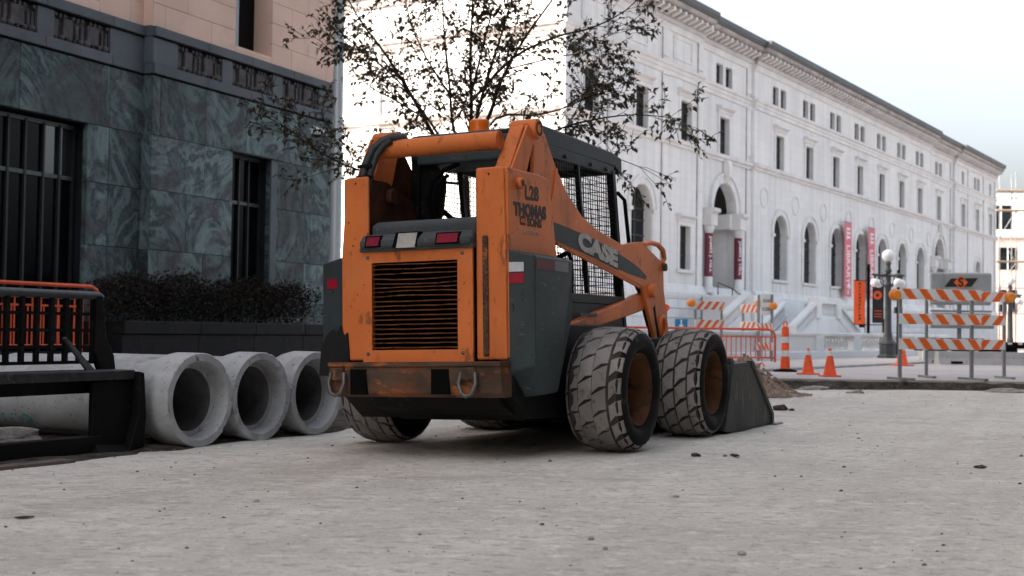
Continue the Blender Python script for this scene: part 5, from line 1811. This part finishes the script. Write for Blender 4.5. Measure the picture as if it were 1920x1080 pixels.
# ---------------------------------------------------------------- five-globe lamp posts
def lamp_post(px, dist, z0_, label, scale=1.):
    q = spot(px, 600, dist)
    o = empty('street_lamp', (q.x, q.y, z0_), R(20), label, 'street lamp', 'five globe street lamps')
    o.scale = (scale,) * 3
    MB().lathe([(.30, 0), (.30, .10), (.24, .14), (.24, .42), (.27, .46), (.16, .56), (.14, .62)], 8, cap=True).build('base', LAMP_IRON, o, bevel=.01)
    MB().lathe([(.13, .6), (.12, .75), (.105, .8), (.085, 2.1), (.11, 2.14), (.08, 2.2), (.08, 2.5), (.11, 2.54), (.07, 2.62), (.07, 2.72)], 14).build('shaft', LAMP_IRON, o, smooth=40)
    for k in range(4):
        a = math.pi / 2 * k
        c_, s__ = math.cos(a), math.sin(a)
        ar = MB()
        ar.tube([(.0, 0, 2.42), (.25 * c_, .25 * s__, 2.40), (.46 * c_, .46 * s__, 2.42), (.56 * c_, .56 * s__, 2.42)], [.045, .035, .035, .02], 8)
        ar.tube([(.06 * c_, .06 * s__, 2.05), (.22 * c_, .22 * s__, 2.16), (.30 * c_, .30 * s__, 2.36)], .018, 6)
        ar.cyl((.45 * c_, .45 * s__, 2.42), (.45 * c_, .45 * s__, 2.30), .035, 8)
        arm_ = ar.build('arm', LAMP_IRON, o, smooth=40)
        MB().lathe([(.0, -.125)] + [(.125 * math.cos(t), .125 * math.sin(t)) for t in [R(-80 + 16 * i) for i in range(11)]] + [(.0, .125)], 20, 'z', (.45 * c_, .45 * s__, 2.19)).build('globe', OPAL, arm_, smooth=80)
    MB().lathe([(.06, 2.7), (.09, 2.74), (.07, 2.8)], 12).build('collar', LAMP_IRON, o, smooth=40)
    MB().lathe([(.0, -.18)] + [(.18 * math.cos(t), .18 * math.sin(t)) for t in [R(-80 + 16 * i) for i in range(11)]] + [(.0, .18)], 24, 'z', (0, 0, 2.97)).build('globe', OPAL, o, smooth=80)
lamp_post(1665, 36.0, .12, 'black iron lamp post with white globes left of the large barricade', .94)
lamp_post(1894, 41.0, .12, 'black iron lamp post with white globes by the scaffolded building', .80)

# ---------------------------------------------------------------- banner pole
q = spot(1628, 600, 40.)
BP = empty('banner_pole', (q.x, q.y, .12), R(0), 'thin black pole carrying an orange and a black banner', 'pole')
MB().lathe([(.075, 0), (.075, .3), (.05, .4), (.045, 2.55), (.06, 2.6), (.05, 2.75), (.0, 2.8)], 10).build('shaft', BLACK, BP, smooth=40)
bo = MB().box(-.435, -.01, .98, -.10, .01, 2.27).build('banner', BANNER_O, BP)
rb_ = random.Random(17)
for k in range(11):                                  # illegible vertical script: short dark strokes
    z = 1.10 + .105 * k
    MB().prism([(-.30 + rb_.uniform(-.02, .02), z), (-.24 + rb_.uniform(-.02, .03), z + .02), (-.25 + rb_.uniform(-.03, .03), z + .075), (-.29, z + .06)], 'y', -.0135, -.012).build('print_mark', DECAL_D, bo)
bb = MB().box(.12, -.01, 1.02, .46, .01, 2.27).build('banner', BANNER_B, BP)
MB().lathe([(.0, -.013), (.13, -.013)], 20, 'y', (.27, 0, 1.85)).build('disc', BANNER_O, bb)
MB().lathe([(.0, -.0145), (.05, -.0145)], 16, 'y', (.27, 0, 1.85)).build('disc', BANNER_B, bb)
for z in (1.28, 1.37, 1.2):
    MB().box(.18, -.014, z, .40, -.0125, z + .018).build('print_line', BANNER_O, bb)
for z in (2.28, .97):
    MB().cyl((-.45, 0, z), (.48, 0, z), .012, 6).build('bracket', BLACK, BP)
q = spot(1684, 600, 38.)
FP = empty('signal_pole', (q.x, q.y, .12), 0, 'thin black signal pole behind the lamp post', 'pole')
MB().lathe([(.06, 0), (.05, .4), (.035, 2.5), (.0, 2.52)], 10).build('shaft', BLACK, FP, smooth=40)
MB().box(-.10, -.1, 1.28, .10, .1, 1.46).build('signal_head', CAB_PAINT, FP, bevel=.02)

# ---------------------------------------------------------------- message board trailer behind the barricade
q = spot(1800, 640, 33.)
MT = empty('message_board', (q.x, q.y, zp), R(-3), 'grey message board trailer with an orange diamond emblem behind the barricade', 'trailer')
MB().box(-.74, -.05, 1.42, .76, .05, 2.22).build('board', BOARD_G, MT, bevel=.05)
MB().box(-.70, -.06, .95, .74, .06, 1.22).build('lower_board', BOARD_G, MT, bevel=.02)
MB().box(-.72, -.07, 1.24, .75, .07, 1.29).build('rail', GALV, MT)
MB().box(-.74, -.08, .84, .80, .08, .92).build('rail', GALV, MT)
MB().prism([(-.36, 1.86), (.42, 1.98), (.28, 2.10), (-.24, 2.06)][0:0] + [(-.40, 1.86), (.26, 1.87), (.42, 2.09), (-.24, 2.07)], 'y', -.056, -.052).build('emblem_bar', BANNER_B, MT)
MB().prism([(.0, 1.80), (.17, 1.98), (.0, 2.16), (-.17, 1.98)], 'y', -.061, -.057).build('emblem', STRIPE_O, MT)
lettering('S', .30, BANNER_B, MT, (0, -.063, 1.88), (1, 0, 0), (0, 0, 1), align='CENTER', bold=.012)
MB().box(-.05, .06, .3, .05, .14, 1.6).build('mast', GALV, MT)
MB().box(-1.0, -.3, .28, 1.3, .5, .42).build('trailer_bed', BLACK, MT)
for x in (-.95, -.35, .3, .95):
    MB().box(x - .04, -.34, .0, x + .04, -.28, .30).build('jack', WHITE_P, MT)
MB().hexa([(-.7, -.4, 0), (-.64, -.4, 0), (-.64, -.35, 0), (-.7, -.35, 0), (-1.0, -.38, .6), (-.94, -.38, .6), (-.94, -.33, .6), (-1.0, -.33, .6)]).build('brace', BLACK, MT)
# concrete barriers and steel plates piled behind
for i, (px, dist, L, h0, h1, mat, lab) in enumerate((
        (1775, 31.0, .5, .0, .30, CONC_GREY, 'low grey concrete block left under the message board'),
        (1862, 30.5, 1.3, .0, .30, CONC_GREY, 'long grey concrete block right of the message board'),)):
    q = spot(px, 650, dist)
    o = empty('concrete_block', (q.x, q.y, zp), R(2), lab, 'block', 'concrete blocks behind the barricade')
    MB().prism([(-.22, h0), (.22, h0), (.14, h1 * .5), (.11, h1), (-.11, h1), (-.14, h1 * .5)], 'x', -L, L).build('block', mat, o)
    MB().box(-L * .8, -.23, h0 + .03, -L * .6, -.15, h0 + .08).build('lifting_slot', BLACK, o)
for i, (px, dist, z, L, lab) in enumerate(((1782, 34.2, .44, .75, 'upper black steel grating stacked behind the barricade'), (1885, 33.6, .36, .9, 'black steel grating at the right edge behind the barricade'))):
    q = spot(px, 650, dist)
    o = empty('steel_grating', (q.x, q.y, zp + z), R(0), lab, 'grating', 'steel gratings behind the barricade')
    MB().box(-L, -.3, .0, L, .3, .16).build('deck', BLACK, o)
    for k in range(7):
        x = -L + 2 * L * (k + .5) / 7
        MB().box(x - .05, -.32, .10, x + .05, -.302, .15).build('tab', WHITE_P, o)
    for x in (-L + .06, L - .06):
        MB().box(x - .05, -.28, -z, x + .05, .28, -.002).build('support', CONC_GREY, o)

# ---------------------------------------------------------------- far buildings with scaffold
def far_box(name, px0, px1, dist, z1, mat, label, rows_, cols, rz=0., depth=10, wz0=2.):
    a, b = spot(px0, 620, dist), spot(px1, 620, dist)
    o = empty(name, (a.x, a.y, 0), rz, label, 'building')
    L = (b - a).length
    MB().box(0, 0, -.3, L, depth, z1).build('wall', mat, o)
    MB().box(-.2, -.3, z1, L + .2, depth + .2, z1 + .5).build('parapet', TAN, o)
    for r in range(rows_):
        for c in range(cols):
            x = L * (c + .5) / cols
            z = wz0 + (z1 - wz0 - .5) * (r + .35) / rows_
            w = MB().box(x - L / cols * .28, -.05, z, x + L / cols * .28, -.01, z + (z1 - wz0) / rows_ * .5).build('window', GLASS_D, o)
            MB().box(x - .06, -.08, z, x + .06, -.051, z + (z1 - wz0) / rows_ * .5).build('frame', WHITE_P, w)
    return o
far_box('brick_building', 1858, 2100, 150, 12.0, CLAY, 'pale pink sunlit building behind the scaffold at the right edge', 2, 4, R(-4), 14)
far_box('office_building', 1840, 2200, 220, 24., TAN, 'tall pale office building far behind the scaffold', 1, 5, R(-2), 20, 16)
q = spot(1874, 620, 135)
SC = empty('scaffold', (q.x, q.y, 0), R(-4), 'steel pipe scaffold with plank decks beside the library end', 'scaffold')
xs_ = [0, 1.6, 3.2, 5.2, 7.4]
for x in xs_:
    MB().cyl((x, 0, 0), (x, 0, 17.5), .06, 6).build('standard', GALV, SC)
    MB().cyl((x, 1.4, 0), (x, 1.4, 17.5), .06, 6).build('standard', GALV, SC)
for z in (3.2, 5.8, 8.4, 11.0, 13.6, 15.6):
    MB().cyl((-.4, 0, z), (7.8, 0, z), .05, 6).build('ledger', GALV, SC)
    if z in (15.6, 13.6, 8.4):
        MB().box(-.3, -.1, z + .05, 6.0, 1.4, z + .17).build('plank_deck', WOODY, SC)
for i, z in enumerate((3.2, 5.8, 8.4, 11.0)):
    for j in range(4):
        a, b = xs_[j], xs_[j + 1]
        MB().cyl((a if (i + j) % 2 else b, -.03, z), (b if (i + j) % 2 else a, -.03, z + 2.6), .04, 5).build('brace', GALV, SC)

# ---------------------------------------------------------------- gravel heap, clods, grit
q = ground_spot(1396, 738, .0)
hp = MB()
nr, na = 14, 40
for i in range(nr + 1):
    t = i / nr
    for k in range(na):
        a = 2 * math.pi * k / na
        rr_ = t * (.66 + .12 * mnoise.noise((math.cos(a) * 1.5, math.sin(a) * 1.5, 0)))
        z = .50 * (1 - t) ** 1.15 + .02 * mnoise.noise((rr_ * math.cos(a) * 9, rr_ * math.sin(a) * 9, 3)) * (1 - t)
        hp.v.append((rr_ * math.cos(a), rr_ * math.sin(a), z - .01))
for i in range(nr):
    for k in range(na):
        hp.f.append((i * na + k, i * na + (k + 1) % na, (i + 1) * na + (k + 1) % na, (i + 1) * na + k))
GH = empty('gravel_heap', (q.x, q.y, .0), 0, 'small brown gravel heap behind the bucket', 'gravel heap')
hp.build('heap', GRAVEL, GH, smooth=60)
st = MB()
for _ in range(1500):
    a, t = rng.uniform(0, 2 * math.pi), rng.random() ** .5 * 1.18
    rr_ = t * .70
    s = rng.uniform(.008, .020)
    z = .50 * max(0, 1 - t) ** 1.15
    c_ = (rr_ * math.cos(a), rr_ * math.sin(a), z + s * .2)
    st.add([(c_[0] + s * rng.uniform(.7, 1.2), c_[1], c_[2]), (c_[0], c_[1] + s, c_[2]), (c_[0] - s, c_[1], c_[2]), (c_[0], c_[1] - s * rng.uniform(.7, 1.2), c_[2]), (c_[0], c_[1], c_[2] + s * .8), (c_[0], c_[1], c_[2] - s * .5)],
           [(0, 1, 4), (1, 2, 4), (2, 3, 4), (3, 0, 4), (1, 0, 5), (2, 1, 5), (3, 2, 5), (0, 3, 5)])
o = st.build('pebbles', GRAVEL, GH)
o['kind'] = 'stuff'

clods = [(1462, 768, .075, 'dark earth clod lying beside the tip of the bucket'), (1484, 769, .03, 'small dark earth clod right of the larger clod by the bucket'),
         (1838, 877, .035, 'dark flat clod lying alone at the right of the road'), (1391, 1036, .015, 'grey pebble alone in the near right foreground'),
         (1304, 855, .03, 'small dark clod on the road before the rear wheel'), (1378, 855, .03, 'flat dark clod on the road right of the rear wheel'),
         (1610, 822, .014, 'small grey stone in the middle right of the road'), (1268, 930, .013, 'small dark stone below the rear wheel in the foreground'),
         (1108, 1008, .012, 'tiny dark stone in the near foreground'), (481, 949, .014, 'dark pebble on the road left of the middle foreground'),
         (45, 979, .022, 'thin dark twig like clod at the lower left'), (1135, 1026, .010, 'pale grey pebble in the near foreground')]
for i, (px, py, s, lab) in enumerate(clods):
    q = ground_spot(px, py, gz(0, 0) if px > 900 else -.03)
    me = clump(s, 2, i + 11, .55 if i not in (2, 5, 10) else .3)
    me.materials.append(SOIL if 'pebble' not in lab and 'stone' not in lab else CONC_GREY)
    o = link('dirt_clod' if 'stone' not in lab and 'pebble' not in lab else 'stone', me, None, (q.x, q.y, gz(q.x, q.y) + s * .25), (0, 0, i))
    if i in (5, 10):
        o.scale = (1.8, .7, .8)
    tag(o, lab, 'clod' if o.name.startswith('dirt') else 'stone')
gr = MB()
g_r = random.Random(31)
for _ in range(1500):
    y = 2.6 + 15.5 * g_r.random() ** 1.3
    x = g_r.uniform(-.42, .46) * y + g_r.gauss(0, .3)
    s = min(.011, .0019 * math.exp(g_r.gauss(.1, .6))) * (1 + y * .03)
    z = gz(x, y) + .010 * mnoise.noise((x * .9, y * .9, 1.)) + .005 * mnoise.noise((x * 3.1, y * 3.1, 5.)) + s * .3
    gr.add([(x + s * 1.3, y, z), (x, y + s, z), (x - s, y, z), (x, y - s * .8, z), (x + s * .2, y, z + s * .7), (x, y, z - s)],
           [(0, 1, 4), (1, 2, 4), (2, 3, 4), (3, 0, 4), (1, 0, 5), (2, 1, 5), (3, 2, 5), (0, 3, 5)])
tag(gr.build('loose_grit', mk('grit', (.13, .12, .11), .9, var=.5, vs=30)), 'loose dark grit scattered over the dusty road', 'grit', kind='stuff')

# broken slabs and rubble along the cut edge
BROKEN = mk('broken_slab_concrete', (.30, .285, .27), .9, var=.25, vs=6, bump=.5, bs=30)
for i, (px, py, sx, sy, h, lab) in enumerate(((1468, 724, .34, .16, .07, 'broken grey slab leaning at the cut edge right of the gravel heap'), (1530, 730, .22, .10, .05, 'flat broken slab at the cut edge below the two cones'),
                                      (1612, 738, .12, .08, .05, 'small broken slab at the cut edge left of the large barricade'), (1905, 738, .30, .14, .08, 'broken slab at the right edge of the picture by the cut'), (1858, 733, .16, .09, .07, 'lump of dug earth at the cut edge under the barricade'))):
    q = ground_spot(px, py, .0)
    me = clump(1, 3, i + 40, .8)
    me.materials.append(SOIL if 'earth' in lab else BROKEN)
    o = link('earth_lump' if 'earth' in lab else 'concrete_chunk', me, None, (q.x, q.y + .25, .0), (R(rng.uniform(-8, 8)), R(rng.uniform(-6, 6)), rng.uniform(-.4, .4)))
    o.scale = (sx, sy, h)
    tag(o, lab, 'rubble')
